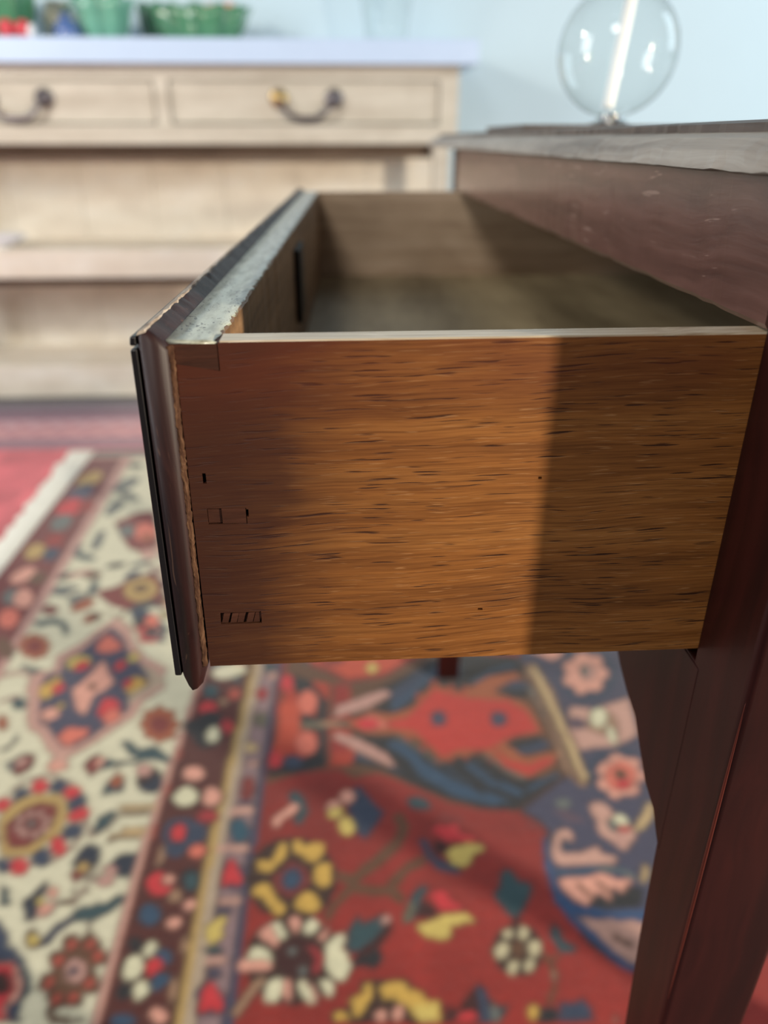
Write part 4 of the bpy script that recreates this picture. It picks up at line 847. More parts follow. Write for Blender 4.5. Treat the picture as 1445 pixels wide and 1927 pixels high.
('E2', -106,480,-107,477,-111,476,-114,477,-116,481,-115,484,-112,485,-108,483),
('U', -27,611,-9,601,-4,613,-23,622),
('U', 47,696,54,677,66,684,59,704),
('U', 54,684,46,660,58,655,66,678),
('U', 67,680,64,675,59,673,55,675,54,681,56,687,61,689,65,686),
('U', 48,663,21,636,29,625,56,652),
('U', 58,657,56,652,51,650,47,652,45,658,48,663,52,665,57,663),
('U', 21,637,-2,618,5,606,28,624),
('U', 31,630,29,625,25,623,20,625,19,631,21,636,25,638,30,635),
('U', -4,616,-12,602,-2,594,6,608),
('U', 7,611,5,607,1,605,-3,607,-5,612,-3,617,1,619,6,617),
('U', -8,592,16,586,19,598,-6,605),
('U', 17,586,38,586,38,599,17,598),
('U', 23,592,21,587,17,586,13,588,12,592,13,597,17,598,21,596),
('U', 34,588,48,572,56,581,42,597),
('U', 44,592,42,588,38,586,34,588,33,593,35,597,39,599,43,597),
('U', 42,593,65,617,58,626,35,602),
('U', 64,615,83,625,80,637,60,627),
('U', 67,621,65,617,61,615,58,617,56,621,58,626,62,628,66,625),
('U', -10,600,-29,578,-23,571,-3,593),
('U', -30,577,-38,561,-31,556,-22,571),
('U', -22,574,-23,571,-26,569,-29,571,-31,574,-29,578,-26,579,-23,577),
('n', -1,747,9,746,25,718,37,703,26,685,12,663,2,674,-4,699,-10,710),
('P', 0,731,-1,725,-4,721,-8,718,-12,719,-17,721,-19,726,-20,732,-19,738,-16,742,-12,745,-8,744,-4,741,-1,737),
('P', -18,721,-17,716,-19,712,-22,709,-27,707,-31,707,-34,709,-37,713,-37,717,-35,722,-32,725,-28,727,-23,727,-20,724),
('Y', -15,708,-15,704,-18,700,-22,697,-26,697,-31,698,-35,700,-36,704,-36,708,-33,712,-29,715,-24,716,-20,715,-16,712),
('Y', -1,689,0,681,-2,675,-5,670,-9,669,-14,670,-18,674,-21,681,-22,688,-21,694,-18,699,-13,701,-8,699,-4,695),
('t', 96,710,93,706,88,704,82,705,75,707,70,711,67,716,67,721,70,725,75,727,81,727,88,724,93,720,96,715),
('t', 53,567,62,586,75,596,82,594,70,574,62,554,54,546),
('g2', 62,560,60,554,57,550,54,548,51,549,50,552,50,558,51,564,54,569,57,574,60,576,63,575,64,571,64,566),
('M2', 66,569,76,577,86,568,88,560,74,554,64,558),
('X', 81,585,92,590,101,586,105,574,118,567,116,562,92,563,85,575),
('Y', 63,549,82,552,98,560,121,558,128,548,113,545,99,545,102,534,94,527,72,533,64,541),
('n', 76,660,85,662,92,636,106,626,123,613,116,608,95,616,82,635),
('M2', 92,653,104,659,112,648,104,636,95,638),
('X', 89,673,103,681,113,678,125,684,128,667,146,658,145,652,110,654,101,665),
('Y', 106,637,115,648,137,651,152,648,154,639,139,634,135,623,125,616,112,622),
('m', 100,697,115,699,136,691,134,679,114,686),
('t', -13,530,-10,546,0,562,6,553,16,556,28,563,38,555,35,541,20,528,14,516,-12,520),
('M2', -2,521,18,534,35,555,37,542,20,522,11,511,0,512),
('E', 36,555,35,552,34,551,31,550,29,550,26,551,25,553,25,555,25,558,27,560,29,561,32,561,34,559,36,557),
('D', -6,514,11,516,23,528,24,509,19,502,-7,505),
('K', -29,450,-27,461,-11,464,-10,473,0,474,2,489,28,490,49,489,55,478,65,475,67,467,82,465,83,444),
('G', -26,458,-17,461,-6,449,-23,450),
('G', -10,471,2,477,5,487,14,486,12,469,3,457,-3,453,-9,461),
('G', 20,483,27,487,47,485,51,477,62,475,66,466,80,464,79,445,61,446,54,450,46,461,34,468,21,468),
('P', 27,454,26,451,24,449,22,447,19,448,16,449,15,452,14,455,15,458,17,460,20,461,22,461,25,460,27,457),
('P', 44,454,43,451,41,449,38,447,35,447,33,449,31,452,31,455,32,458,34,461,36,462,39,462,42,461,43,458),
('Y', 52,461,78,463,76,445,59,446),
('M2', 84,459,98,457,113,475,123,482,128,472,129,457,133,442,83,444),
('X', 96,452,112,455,115,443,89,444),
('n', 119,476,125,478,127,463,126,442,116,443),
('g', 130,464,135,457,135,442,126,442),
('t', 137,457,145,458,142,448,135,445),
('t', 154,581,162,588,168,608,174,613,181,609,184,597,200,592,196,579,182,557,173,549,165,556,156,571),
('M2', 169,554,167,542,175,541,178,554),
('K', 194,512,189,499,179,490,167,485,156,486,146,492,141,502,140,514,145,527,155,537,167,542,180,542,190,535,195,524),
('W2', 167,532,165,528,163,526,160,525,158,525,156,526,155,529,155,532,156,536,158,538,161,539,163,539,165,538,167,535),
('W2', 184,532,182,528,180,525,177,524,174,524,172,526,170,529,171,532,172,536,174,539,177,540,180,540,183,538,184,535),
('W2', 157,509,154,506,150,504,146,503,143,505,142,508,142,513,144,517,147,521,151,523,155,523,158,521,159,518,159,514),
('W2', 194,515,192,511,190,507,186,505,183,505,180,506,178,509,177,513,178,517,180,521,184,523,188,524,191,522,193,519),
('W2', 164,493,162,490,159,487,156,487,154,487,152,490,152,493,153,497,155,500,158,502,161,503,164,502,165,500,165,497),
('W2', 181,494,179,491,176,489,172,489,170,490,169,492,169,496,170,499,173,502,176,504,179,505,181,504,183,501,183,498),
('U', 176,514,174,510,172,507,168,505,165,505,162,507,161,511,161,515,162,519,165,522,169,524,172,524,175,522,176,518),
('t', 211,542,216,536,218,522,230,514,226,507,214,506,207,517,206,529),
('U', 191,506,196,497,201,500,196,509),
('U', 195,498,195,473,200,474,201,499),
('U', 201,498,200,496,198,496,196,497,195,499,197,500,199,501,201,500),
('U', 195,475,184,458,189,456,200,473),
('U', 200,473,199,472,197,471,195,472,195,474,196,476,198,476,200,475),
('U', 199,496,211,504,209,508,197,500),
('E2', 202,486,201,482,200,480,199,478,198,478,197,479,196,482,196,486,197,489,198,492,199,494,201,494,202,492,202,490),
('G', 174,449,173,445,170,442,167,440,165,440,163,442,162,445,162,449,164,454,166,457,169,458,172,458,174,456,174,453),
('D', 176,453,195,454,191,439,172,440),
('n', 198,457,214,456,221,462,226,451,226,437,192,439),
('P', 242,436,248,442,251,439,247,436),
('t', -88,741,-77,746,-63,729,-59,707,-70,687,-78,698,-71,711,-80,724),
('P', -104,692,-104,702,-92,712,-80,724,-70,720,-75,708,-89,698,-97,685),
]


# ------------------------------------------------------------------ mesh helpers
def obj(name, bm, mat, parent=None, smooth=False, bevel=0.0, seg=2):
    bmesh.ops.recalc_face_normals(bm, faces=bm.faces)
    me = bpy.data.meshes.new(name)
    bm.to_mesh(me)
    bm.free()
    me.materials.append(mat)
    o = bpy.data.objects.new(name, me)
    COL.objects.link(o)
    if parent is not None:
        o.parent = parent
        o.matrix_parent_inverse = origin_of(parent).inverted()
    if smooth:
        for p in me.polygons:
            p.use_smooth = True
    if bevel:
        b = o.modifiers.new('bevel', 'BEVEL')
        b.width = bevel; b.segments = seg; b.limit_method = 'ANGLE'; b.angle_limit = math.radians(30)
        b.harden_normals = True
        for p in me.polygons:
            p.use_smooth = True
    return o


def origin_of(o):
    m = Matrix.Translation(o.location)
    if o.parent is not None:
        return origin_of(o.parent) @ o.matrix_parent_inverse @ m
    return m


def tag(o, label=None, cat=None, group=None, kind=None):
    if label: o['label'] = label
    if cat: o['category'] = cat
    if group: o['group'] = group
    if kind: o['kind'] = kind
    return o


def thing(name, loc, label, cat, group=None):
    o = bpy.data.objects.new(name, None)
    o.location = loc
    o.empty_display_size = 0.05
    COL.objects.link(o)
    return tag(o, label, cat, group)


def box(x0, x1, y0, y1, z0, z1, bm=None):
    bm = bm or bmesh.new()
    v = [bm.verts.new((x, y, z)) for x in (x0, x1) for y in (y0, y1) for z in (z0, z1)]
    for f in ((0, 1, 3, 2), (4, 6, 7, 5), (0, 4, 5, 1), (2, 3, 7, 6), (0, 2, 6, 4), (1, 5, 7, 3)):
        bm.faces.new([v[i] for i in f])
    return bm


def loft(sections, bm=None, cap=True):
    """sections: list of rings (lists of 3D points, equal length)"""
    bm = bm or bmesh.new()
    rings = [[bm.verts.new(p) for p in s] for s in sections]
    n = len(rings[0])
    for a, b in zip(rings, rings[1:]):
        for i in range(n):
            bm.faces.new((a[i], a[(i + 1) % n], b[(i + 1) % n], b[i]))
    if cap:
        bm.faces.new(rings[0])
        bm.faces.new(list(reversed(rings[-1])))
    return bm


def lathe(profile, c, seg=32, lobes=0, amp=0.0, sx=1.0, sy=1.0, bm=None, cap=True, wave=0.0):
    """profile: (r, z) from bottom to top; lobes modulate the radius, wave the height of the upper rings"""
    secs = []
    for k, (r, z) in enumerate(profile):
        ring = []
        f = k / max(1, len(profile) - 1)
        for i in range(seg):
            t = 2 * math.pi * i / seg
            rr = r * (1 + amp * f * math.cos(lobes * t))
            ring.append((c[0] + rr * math.cos(t) * sx, c[1] + rr * math.sin(t) * sy, c[2] + z + wave * f * f * math.cos(lobes * t)))
        secs.append(ring)
    return loft(secs, bm, cap)


def tube(path, r, seg=10, bm=None):
    bm = bm or bmesh.new()
    pts = [Vector(p) for p in path]
    secs = []
    for i, p in enumerate(pts):
        d = (pts[min(i + 1, len(pts) - 1)] - pts[max(i - 1, 0)]).normalized()
        a = d.cross(Vector((0, 0, 1)))
        if a.length < 1e-4:
            a = Vector((1, 0, 0))
        a.normalize()
        b = d.cross(a)
        rr = r[i] if isinstance(r, (list, tuple)) else r
        secs.append([tuple(p + (a * math.cos(2 * math.pi * k / seg) + b * math.sin(2 * math.pi * k / seg)) * rr) for k in range(seg)])
    return loft(secs, bm)


def ball(c, r, sx=1, sy=1, sz=1, bm=None, seg=20):
    bm = bm or bmesh.new()
    g = bmesh.ops.create_uvsphere(bm, u_segments=seg, v_segments=seg // 2, radius=r)
    for v in g['verts']:
        v.co = Vector((v.co.x * sx + c[0], v.co.y * sy + c[1], v.co.z * sz + c[2]))
    return bm


def cut(o, boxes):
    """carve real recesses out of a board (list of box extents), keeping it one mesh"""
    for b in boxes:
        bm = box(*b)
        bmesh.ops.recalc_face_normals(bm, faces=bm.faces)
        me = bpy.data.meshes.new('cutter')
        bm.to_mesh(me); bm.free()
        c = bpy.data.objects.new('cutter', me)
        COL.objects.link(c)
        m = o.modifiers.new('cut', 'BOOLEAN')
        m.object = c; m.operation = 'DIFFERENCE'; m.solver = 'EXACT'
        bpy.context.view_layer.update()
        dg = bpy.context.evaluated_depsgraph_get()
        new = bpy.data.meshes.new_from_object(o.evaluated_get(dg))
        if len(new.polygons) >= len(o.data.polygons):
            o.data = new
        else:
            print('CUT FAILED', b, len(new.polygons))
        o.modifiers.clear()
        bpy.data.objects.remove(c, do_unlink=True)
        bpy.data.meshes.remove(me)


def lerp(a, b, t):
    return a + (b - a) * t


# ------------------------------------------------------------------ structure
fl = obj('floor', box(-3.2, 3.0, -0.6, 2.9, -0.05, 0.0), M['floor'])
tag(fl, kind='structure')
wb = obj('wall_back', box(-3.2, 3.0, 2.87, 2.99, 0.0, 2.7), M['wall'])
tag(wb, kind='structure')

# ------------------------------------------------------------------ rugs
PAL = {
    'R': (150, 44, 38), 'R2': (176, 60, 42), 'R3': (196, 58, 50), 'A2': (168, 92, 58), 'K': (58, 36, 32), 'N': (38, 48, 66), 'n': (52, 64, 88), 'b': (50, 78, 106), 'b2': (44, 84, 104),
    'b3': (52, 84, 128), 'q': (70, 70, 94), 'q2': (94, 76, 92), 't': (50, 78, 86), 'g': (106, 112, 110), 'g2': (106, 100, 84), 'C': (222, 217, 190), 'W': (224, 220, 188), 'W2': (206, 196, 160),
    'G': (210, 170, 82), 'Y': (212, 188, 104), 'P': (228, 164, 146), 'p': (206, 160, 146), 'S': (222, 118, 100), 'S2': (180, 80, 66), 'S3': (196, 78, 54), 'X': (206, 54, 62),
    'X2': (164, 48, 56), 'M': (84, 36, 33), 'M2': (62, 26, 28), 'm': (126, 48, 46), 'm2': (146, 40, 36), 'm3': (116, 46, 46), 'o': (190, 158, 96), 'o2': (206, 178, 132), 'h': (196, 168, 124), 'V': (148, 122, 126),
    'U': (100, 68, 48), 'A': (164, 88, 58), 'E': (196, 150, 140), 'E2': (166, 130, 104), 'e': (184, 164, 142), 'D': (36, 38, 44),
}
LIN = {k: np.array(lin(*v)[:3]) * 0.74 for k, v in PAL.items()}


def grid_rug(name, x0, x1, y0, y1, step, z, paint, edge_noise):
    nx, ny = int(round((x1 - x0) / step)) + 1, int(round((y1 - y0) / step)) + 1
    xs, ys = np.linspace(x0, x1, nx), np.linspace(y0, y1, ny)
    X, Y = np.meshgrid(xs, ys)
    C = paint(X, Y)
    jx = rng.normal(0, step * 0.10, X.shape); jy = rng.normal(0, step * 0.10, X.shape)
    Z = z + rng.normal(0, 0.00025, X.shape)
    co = np.stack([X + jx, Y + jy, Z], -1).reshape(-1, 3).astype(np.float32)
    idx = np.arange(nx * ny).reshape(ny, nx)
    q = np.stack([idx[:-1, :-1], idx[:-1, 1:], idx[1:, 1:], idx[1:, :-1]], -1).reshape(-1, 4)
    # skirt down to the floor
    rim = np.concatenate([idx[0, :], idx[1:, -1], idx[-1, -2::-1], idx[-2:0, 0]])
    low = co[rim].copy(); low[:, 2] = 0.0005 if z < 0.0055 else 0.0053
    nb = len(co) + np.arange(len(rim))
    sk = np.stack([rim, nb, np.roll(nb, -1), np.roll(rim, -1)], -1)
    co = np.concatenate([co, low]); q = np.concatenate([q, sk])
    cols = np.concatenate([C.reshape(-1, 3), C.reshape(-1, 3)[rim]])
    me = bpy.data.meshes.new(name)
    me.vertices.add(len(co)); me.vertices.foreach_set('co', co.ravel())
    me.loops.add(q.size); me.loops.foreach_set('vertex_index', q.ravel().astype(np.int32))
    me.polygons.add(len(q)); me.polygons.foreach_set('loop_start', np.arange(0, q.size, 4, dtype=np.int32))
    me.update(calc_edges=True)
    at = me.color_attributes.new('Col', 'FLOAT_COLOR', 'POINT')
    at.data.foreach_set('color', np.concatenate([cols, np.ones((len(cols), 1))], 1).astype(np.float32).ravel())
    me.materials.append(M['rug'])
    me.validate()
    o = bpy.data.objects.new(name, me)
    COL.objects.link(o)
    return o


def fill(C, X, Y, pts, col):
    """even-odd polygon fill on the knot grid (points in metres)"""
    px = np.array([p[0] for p in pts]); py = np.array([p[1] for p in pts])
    x0, dx, y0, dy = X[0, 0], X[0, 1] - X[0, 0], Y[0, 0], Y[1, 0] - Y[0, 0]
    i0 = max(0, int((px.min() - x0) / dx)); i1 = min(X.shape[1], int((px.max() - x0) / dx) + 2)
    j0 = max(0, int((py.min() - y0) / dy)); j1 = min(X.shape[0], int((py.max() - y0) / dy) + 2)
    if i1 <= i0 or j1 <= j0:
        return
    xs, ys = X[j0:j1, i0:i1], Y[j0:j1, i0:i1]
    ins = np.zeros(xs.shape, bool)
    n = len(px)
    for a in range(n):
        b = (a + 1) % n
        if py[a] == py[b]:
            continue
        c = (py[a] > ys) != (py[b] > ys)
        ins ^= c & (xs < (px[b] - px[a]) * (ys - py[a]) / (py[b] - py[a]) + px[a])
    C[j0:j1, i0:i1][ins] = col


def stripe(C, X, Y, left, right, col):
    """left/right: lists of (y, x) border lines"""
    fill(C, X, Y, [(x, y) for y, x in left] + [(x, y) for y, x in reversed(right)], LIN[col])


B_SELV = [(0.0, -0.672), (1.3, -0.6735), (2.1, -0.686)]
B_GUARD = [(0.0, -0.556), (1.05, -0.574), (2.1, -0.606)]
B_CREAML = [(0.0, -0.540), (1.05, -0.558), (2.1, -0.576)]
B_CREAMR = [(0.0, -0.256), (0.66, -0.260), (1.0, -0.243), (2.1, -0.236)]
B_PINK = [(0.0, -0.250), (0.66, -0.2515), (1.0, -0.236), (2.1, -0.230)]
B_MAR = [(0.0, -0.179), (0.66, -0.1794), (1.0, -0.162), (2.1, -0.158)]
B_TAN = [(0.0, -0.171), (0.66, -0.1686), (1.0, -0.1538), (2.1, -0.15)]
B_NAVL = [(0.0, -0.139), (0.66, -0.1303), (1.0, -0.1215), (2.1, -0.118)]
B_NAVR = [(0.0, -0.125), (0.66, -0.1207), (1.0, -0.114), (2.1, -0.11)]


def paint_main(X, Y):
    C = np.zeros(X.shape + (3,)); C[:] = LIN['R']
    # streaks of lighter and darker dye in the red
    ab = np.interp(Y, np.linspace(0, 2.2, 60), 1 + rng.normal(0, 0.10, 60)) * np.interp(X, np.linspace(-1, 1.2, 90), 1 + rng.normal(0, 0.07, 90))
    C *= ab[..., None]
    stripe(C, X, Y, [(0.0, -0.8), (2.1, -0.8)], B_GUARD, 'm3')
    stripe(C, X, Y, B_GUARD, B_CREAML, 'E')
    stripe(C, X, Y, B_CREAML, B_CREAMR, 'C')
    stripe(C, X, Y, B_CREAMR, B_PINK, 'p')
    stripe(C, X, Y, B_PINK, B_MAR, 'M')
    stripe(C, X, Y, B_PINK, [(y, x + 0.004) for y, x in B_PINK], 'S2')
    stripe(C, X, Y, B_MAR, B_TAN, 'o')
    stripe(C, X, Y, [(y, x - 0.0035) for y, x in B_MAR], B_MAR, 'U')
    stripe(C, X, Y, B_TAN, B_NAVL, 'V')
    stripe(C, X, Y, B_TAN, [(y, x + 0.010) for y, x in B_TAN], 'e')
    stripe(C, X, Y, B_NAVL, B_NAVR, 'q')
    fill(C, X, Y, [(-0.8, 1.955), (1.3, 1.955), (1.3, 2.1), (-0.8, 2.1)], LIN['g'])
    fill(C, X, Y, [(-0.69, 1.935), (1.3, 1.935), (1.3, 1.955), (-0.69, 1.955)], LIN['p'])
    polys = [(m[0], [(m[i] / 1000, m[i + 1] / 1000) for i in range(1, len(m), 2)]) for m in RUG_MOTIFS]
    # the half of the field and border that the drawer hides repeats the half in view
    for c, pts in polys:
        xs = [p[0] for p in pts]; ys = [p[1] for p in pts]
        if min(xs) > -0.118 and max(ys) < 0.80:
            fill(C, X, Y, [(x, 1.752 - y) for x, y in pts], LIN[c])
        elif -0.42 < min(xs) and max(xs) < -0.245 and 0.45 < min(ys) and max(ys) < 1.0:
            fill(C, X, Y, [(x + 0.014, y + 0.62) for x, y in pts], LIN[c])
        elif -0.25 < min(xs) and max(xs) < -0.11 and max(ys) < 1.0:
            fill(C, X, Y, [(x + 0.012, y + 0.56) for x, y in pts], LIN[c])
    for c, pts in polys:
        fill(C, X, Y, pts, LIN[c])
    # dark outline knots where two colours meet
    d = np.zeros(X.shape)
    d[:, 1:] = np.maximum(d[:, 1:], np.abs(C[:, 1:] - C[:, :-1]).sum(-1))
    d[1:, :] = np.maximum(d[1:, :], np.abs(C[1:] - C[:-1]).sum(-1))
    k = (np.clip((d - 0.12) * 3.0, 0, 0.6))[..., None]
    C = C * (1 - k) + LIN['K'] * k
    C *= (1 + rng.normal(0, 0.07, X.shape))[..., None]
    C *= np.interp(Y, Y[:, 0], 1 + rng.normal(0, 0.035, X.shape[0]))[..., None]
    # wool scatter: knots blur into their neighbours
    for ax in (0, 1):
        C = 0.5 * C + 0.25 * np.roll(C, 1, ax) + 0.25 * np.roll(C, -1, ax)
    return np.clip(C, 0, 1)


rug = grid_rug('persian_rug', -0.685, 1.02, 0.02, 2.0, 0.003, 0.008, paint_main, 0.003)
tag(rug, 'red Persian rug with cream flowered border under the table', 'rug')
# white cotton selvage fringe along the left side of the rug
secs = []
for k in range(120):
    y = lerp(0.03, 1.995, k / 119)
    xl = np.interp(y, [0, 1.3, 2.1], [-0.734, -0.738, -0.760]) + rng.normal(0, 0.0035)
    xr = -0.6840
    secs.append([(xl, y, 0.0053), (xl + 0.004, y, 0.009), (lerp(xl, xr, 0.5), y, 0.0105 + rng.normal(0, 0.0006)), (xr - 0.002, y, 0.0095), (xr, y, 0.0053)])
fr = obj('fringe', loft(secs), M['fringe'], rug, smooth=True)
tag(fr, 'white cotton fringe')


def paint_far(X, Y):
    C = np.zeros(X.shape + (3,)); C[:] = lin(214, 99, 107)[:3]
    mot = rng.normal(0, 1, (40, 60))
    C *= (1 + 0.10 * mot[(np.abs(Y * 12).astype(int)) % 40, (np.abs(X * 14).astype(int)) % 60])[..., None]
    for a, b, c in ((2.02, 2.10, (150, 110, 124)), (2.10, 2.20, (206, 146, 150)), (2.20, 2.27, (196, 150, 160)), (2.27, 2.36, (120, 78, 100)), (2.36, 2.48, (100, 80, 98))):
        C[(Y > a) & (Y <= b)] = lin(*c)[:3]
    pat = (np.sin(X * 90) * np.sin(Y * 80) > 0.35) & (Y > 2.1) & (Y < 2.27)
    C[pat] = lin(176, 112, 124)[:3]
    C *= (1 + rng.normal(0, 0.06, X.shape))[..., None]
    return np.clip(C, 0, 1)


rug2 = grid_rug('red_rug', -2.2, 0.9, 0.5, 2.44, 0.010, 0.004, paint_far, 0.003)
tag(rug2, 'faded red rug with purple border lying in front of the pale dresser', 'rug')

# ------------------------------------------------------------------ the table with the open drawer
TX = 0.1354
table = thing('writing_table', (0.40, 0.62, 0.0), 'dark mahogany table with its long oak drawer pulled open', 'table')


def leg(x0, x1, y0, y1, inner_y, inner_x):
    """square leg tapering on its inner faces; inner_y / inner_x give the side (+1/-1) that tapers"""
    secs = []
    for z, t in ((0.7645, 0.0), (0.56, 0.0), (0.496, 0.03), (0.431, 0.10), (0.367, 0.22), (0.20, 0.36), (0.0092, 0.50)):
        wy, wx = (y1 - y0) * t, (x1 - x0) * t * 0.4
        ya, yb = (y0, y1 - wy) if inner_y > 0 else (y0 + wy, y1)
        xa, xb = (x0, x1 - wx) if inner_x > 0 else (x0 + wx, x1)
        secs.append([(xa, ya, z), (xb, ya, z), (xb, yb, z), (xa, yb, z)])
    return loft(secs)


near_leg = obj('leg', leg(TX, 0.1772, 0.202, 0.2412, 1, 1), M['mahogany'], table, bevel=0.0030, seg=4)
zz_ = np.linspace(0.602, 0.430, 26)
obj('glint_strip', tube([(TX + 0.0010, 0.2030, z) for z in zz_], [0.0001 + 0.0006 * math.sin(math.pi * k / 25) ** 0.6 for k in range(26)], 8), M['arris_glint'], near_leg, smooth=True)  # painted highlight along the leg's front corner
obj('leg', leg(TX, 0.1772, 0.962, 1.002, 1, 1), M['mahogany'], table, bevel=0.0030, seg=4)
obj('leg', leg(0.630, 0.672, 0.202, 0.2412, 1, -1), M['mahogany'], table, bevel=0.0030, seg=4)
obj('leg', leg(0.630, 0.672, 0.962, 1.002, -1, -1), M['mahogany'], table, bevel=0.0030, seg=4)

# rail above the drawer, slightly worn along its lower edge
secs = []
NS = 90
for k in range(NS):
    y = lerp(0.2412, 0.962, k / (NS - 1))
    w = max(0, rng.normal(0, 0.0004))
    secs.append([(TX, y, 0.7645), (0.156, y, 0.7645), (0.156, y, 0.7205), (TX + 0.0012 + w, y, 0.7195 + w), (TX + w * 0.5, y, 0.7212 + w)])
obj('front_rail', loft(secs), M['rail'], table, smooth=False)
obj('lower_rail', box(TX + 0.0001, 0.156, 0.2360, 0.966, 0.557, 0.590), M['mahogany'], table, bevel=0.001)


def bracket(y_leg, sgn):
    pts = [(-0.006, 0.589), (0.094, 0.589), (0.092, 0.557), (0.078, 0.545), (0.066, 0.536), (0.053, 0.5295), (0.040, 0.5255), (0.030, 0.516), (0.018, 0.5055), (0.006, 0.5012), (0.0, 0.494), (-0.006, 0.488)]
    a = [(TX - 0.0003, y_leg + sgn * p, z) for p, z in pts]
    b = [(TX + 0.016, y_leg + sgn * p, z) for p, z in pts]
    return loft([a, b])


obj('bracket', bracket(0.2408, 1), M['mahogany'], table, bevel=0.0008)
obj('bracket', bracket(0.9622, -1), M['mahogany'], table, bevel=0.0008)
obj('side_apron', box(0.1772, 0.630, 0.208, 0.226, 0.557, 0.7645), M['mahogany'], table)
obj('side_apron', box(0.1772, 0.630, 0.980, 0.998, 0.557, 0.7645), M['mahogany'], table)
obj('back_apron', box(0.650, 0.668, 0.2412, 0.962, 0.557, 0.7645), M['mahogany'], table)
obj('dust_board', box(0.156, 0.650, 0.2412, 0.962, 0.570, 0.578), M['carcass'], table)

# moulded table top: ovolo edge below a small square fillet
secs = []
NT_ = 150
for k in range(NT_):
    y = lerp(0.178, 1.225, k / (NT_ - 1))
    w, w2 = rng.normal(0, 0.0003), rng.normal(0, 0.0004)
    secs.append([(0.80, y, 0.7645), (0.1300, y, 0.7645 + abs(w)), (0.1284 + w, y, 0.7652 + abs(w)), (0.1292 + w, y, 0.7678), (0.1320 + w2 * .5, y, 0.7715), (0.1370 + w2 * .5, y, 0.7752),
                 (0.1422, y, 0.7768), (0.1452, y, 0.7772), (0.80, y, 0.7772)])
obj('table_top', loft(secs), M['top'], table, smooth=False)

secs = []
for k in range(NT_):
    y = lerp(0.180, 1.222, k / (NT_ - 1))
    w = rng.normal(0, 0.0003)
    secs.append([(0.1444 + w, y, 0.7765), (0.1447 + w, y, 0.7800), (0.1468, y, 0.7810), (0.798, y, 0.7810), (0.798, y, 0.7765)])
obj('raised_panel', loft(secs), M['fillet'], table)
# ---- drawer (slightly racked: the far end of its front sits a little further in)
SK = 0.0137


def sx(y):
    return SK * (y - 0.24) / 0.71


ZT = 0.7183   # top of the drawer sides
drawer = obj('drawer', box(-0.040, 0.445, 0.250, 0.950, 0.621, 0.627), M['bottom'], table)
for v in drawer.data.vertices:
    if v.co.x < 0:
        v.co.x += sx(v.co.y)
tag(drawer, 'oak lined drawer')

side = [(-0.0538, 0.5940), (0.445, 0.5970), (0.445, 0.7192), (-0.0394, 0.7178), (-0.0394, 0.7088), (-0.0530, 0.7112)]
near = loft([[(x, 0.2400, z) for x, z in side], [(x, 0.2500, z) for x, z in side]])
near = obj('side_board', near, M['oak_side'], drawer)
cut(near, [(-0.0488, -0.0475, 0.238, 0.2445, 0.6700, 0.6738), (-0.0354, -0.0343, 0.238, 0.2445, 0.6572, 0.6600),
           (-0.0485, -0.0350, 0.238, 0.2415, 0.6545, 0.6606), (-0.0480, -0.0330, 0.238, 0.2415, 0.6130, 0.6180), (-0.0334, -0.0329, 0.238, 0.2440, 0.6130, 0.6182),
           (0.0478, 0.0496, 0.238, 0.2440, 0.6158, 0.6168), (0.0660, 0.0672, 0.238, 0.2408, 0.6690, 0.6700)])
tag(near, 'bare oak side with dark open grain, near face')
far_side = [(-0.040, 0.594), (0.445, 0.594), (0.445, 0.7200), (-0.040, 0.7200)]
obj('side_board', loft([[(x + (0.0137 if x < 0 else 0), 0.950, z) for x, z in far_side], [(x + (0.0137 if x < 0 else 0), 0.960, z) for x, z in far_side]]), M['oak_inside'], drawer)
obj('back_board', box(0.435, 0.445, 0.250, 0.950, 0.627, 0.712), M['oak_inside'], drawer)
# top edge of the near side, pale colour standing in for reflected glare
secs = []
for k in range(60):
    x = lerp(-0.0388, 0.440, k / 59)
    z = lerp(0.7178, 0.7192, k / 59)
    secs.append([(x, 0.2402, z - 0.0001), (x, 0.2404 + abs(rng.normal(0, 0.00015)), z + 0.0005), (x, 0.2496, z + 0.0006), (x, 0.2499, z - 0.0001)])
obj('top_edge', loft(secs), M['side_top'], drawer, smooth=False)

# front board with its flat top ledge; its upper corner laps over the side
secs = []
NF = 140
for k in range(NF):
    y = lerp(0.2502, 0.960, k / (NF - 1))
    s = sx(y)
    zt = lerp(0.7176, 0.7196, k / (NF - 1))
    low = 0.594
    w = rng.normal(0, 0.0003)
    secs.append([(-0.0552 + s, y, low), (-0.0397 + s, y, low), (-0.0397 + s + w, y, zt - 0.0008), (-0.0404 + s + w, y, zt), (-0.0552 + s, y, zt)])
fb = obj('front_board', loft(secs), M['front'], drawer)
obj('lap_joint', loft([[(-0.0552, y, 0.7112), (-0.0397, y, 0.7090), (-0.0397, y, 0.7174), (-0.0552, y, 0.7174)] for y in (0.2401, 0.2502)]), M['pin'], drawer)
# ledge skin: wall glare on the upper edge, put into a pale colour
secs = []
NL = 220
for k in range(NL):
    y = lerp(0.2404, 0.958, k / (NL - 1))
    s = sx(y)
    zt = lerp(0.7176, 0.7196, k / (NL - 1))
    w = rng.normal(0, 0.00045); h = 0.00018 * math.sin(y * 310) * math.sin(y * 83)
    secs.append([(-0.0552 + s, y, zt - 0.0001), (-0.0552 + s, y, zt + 0.0012), (-0.0500 + s, y, zt + 0.0005 + h), (-0.0440 + s, y, zt + 0.0005 - h), (-0.0404 + s + w, y, zt + 0.0003), (-0.0400 + s + w, y, zt - 0.0006)])
obj('ledge', loft(secs), M['ledge'], drawer, smooth=True)
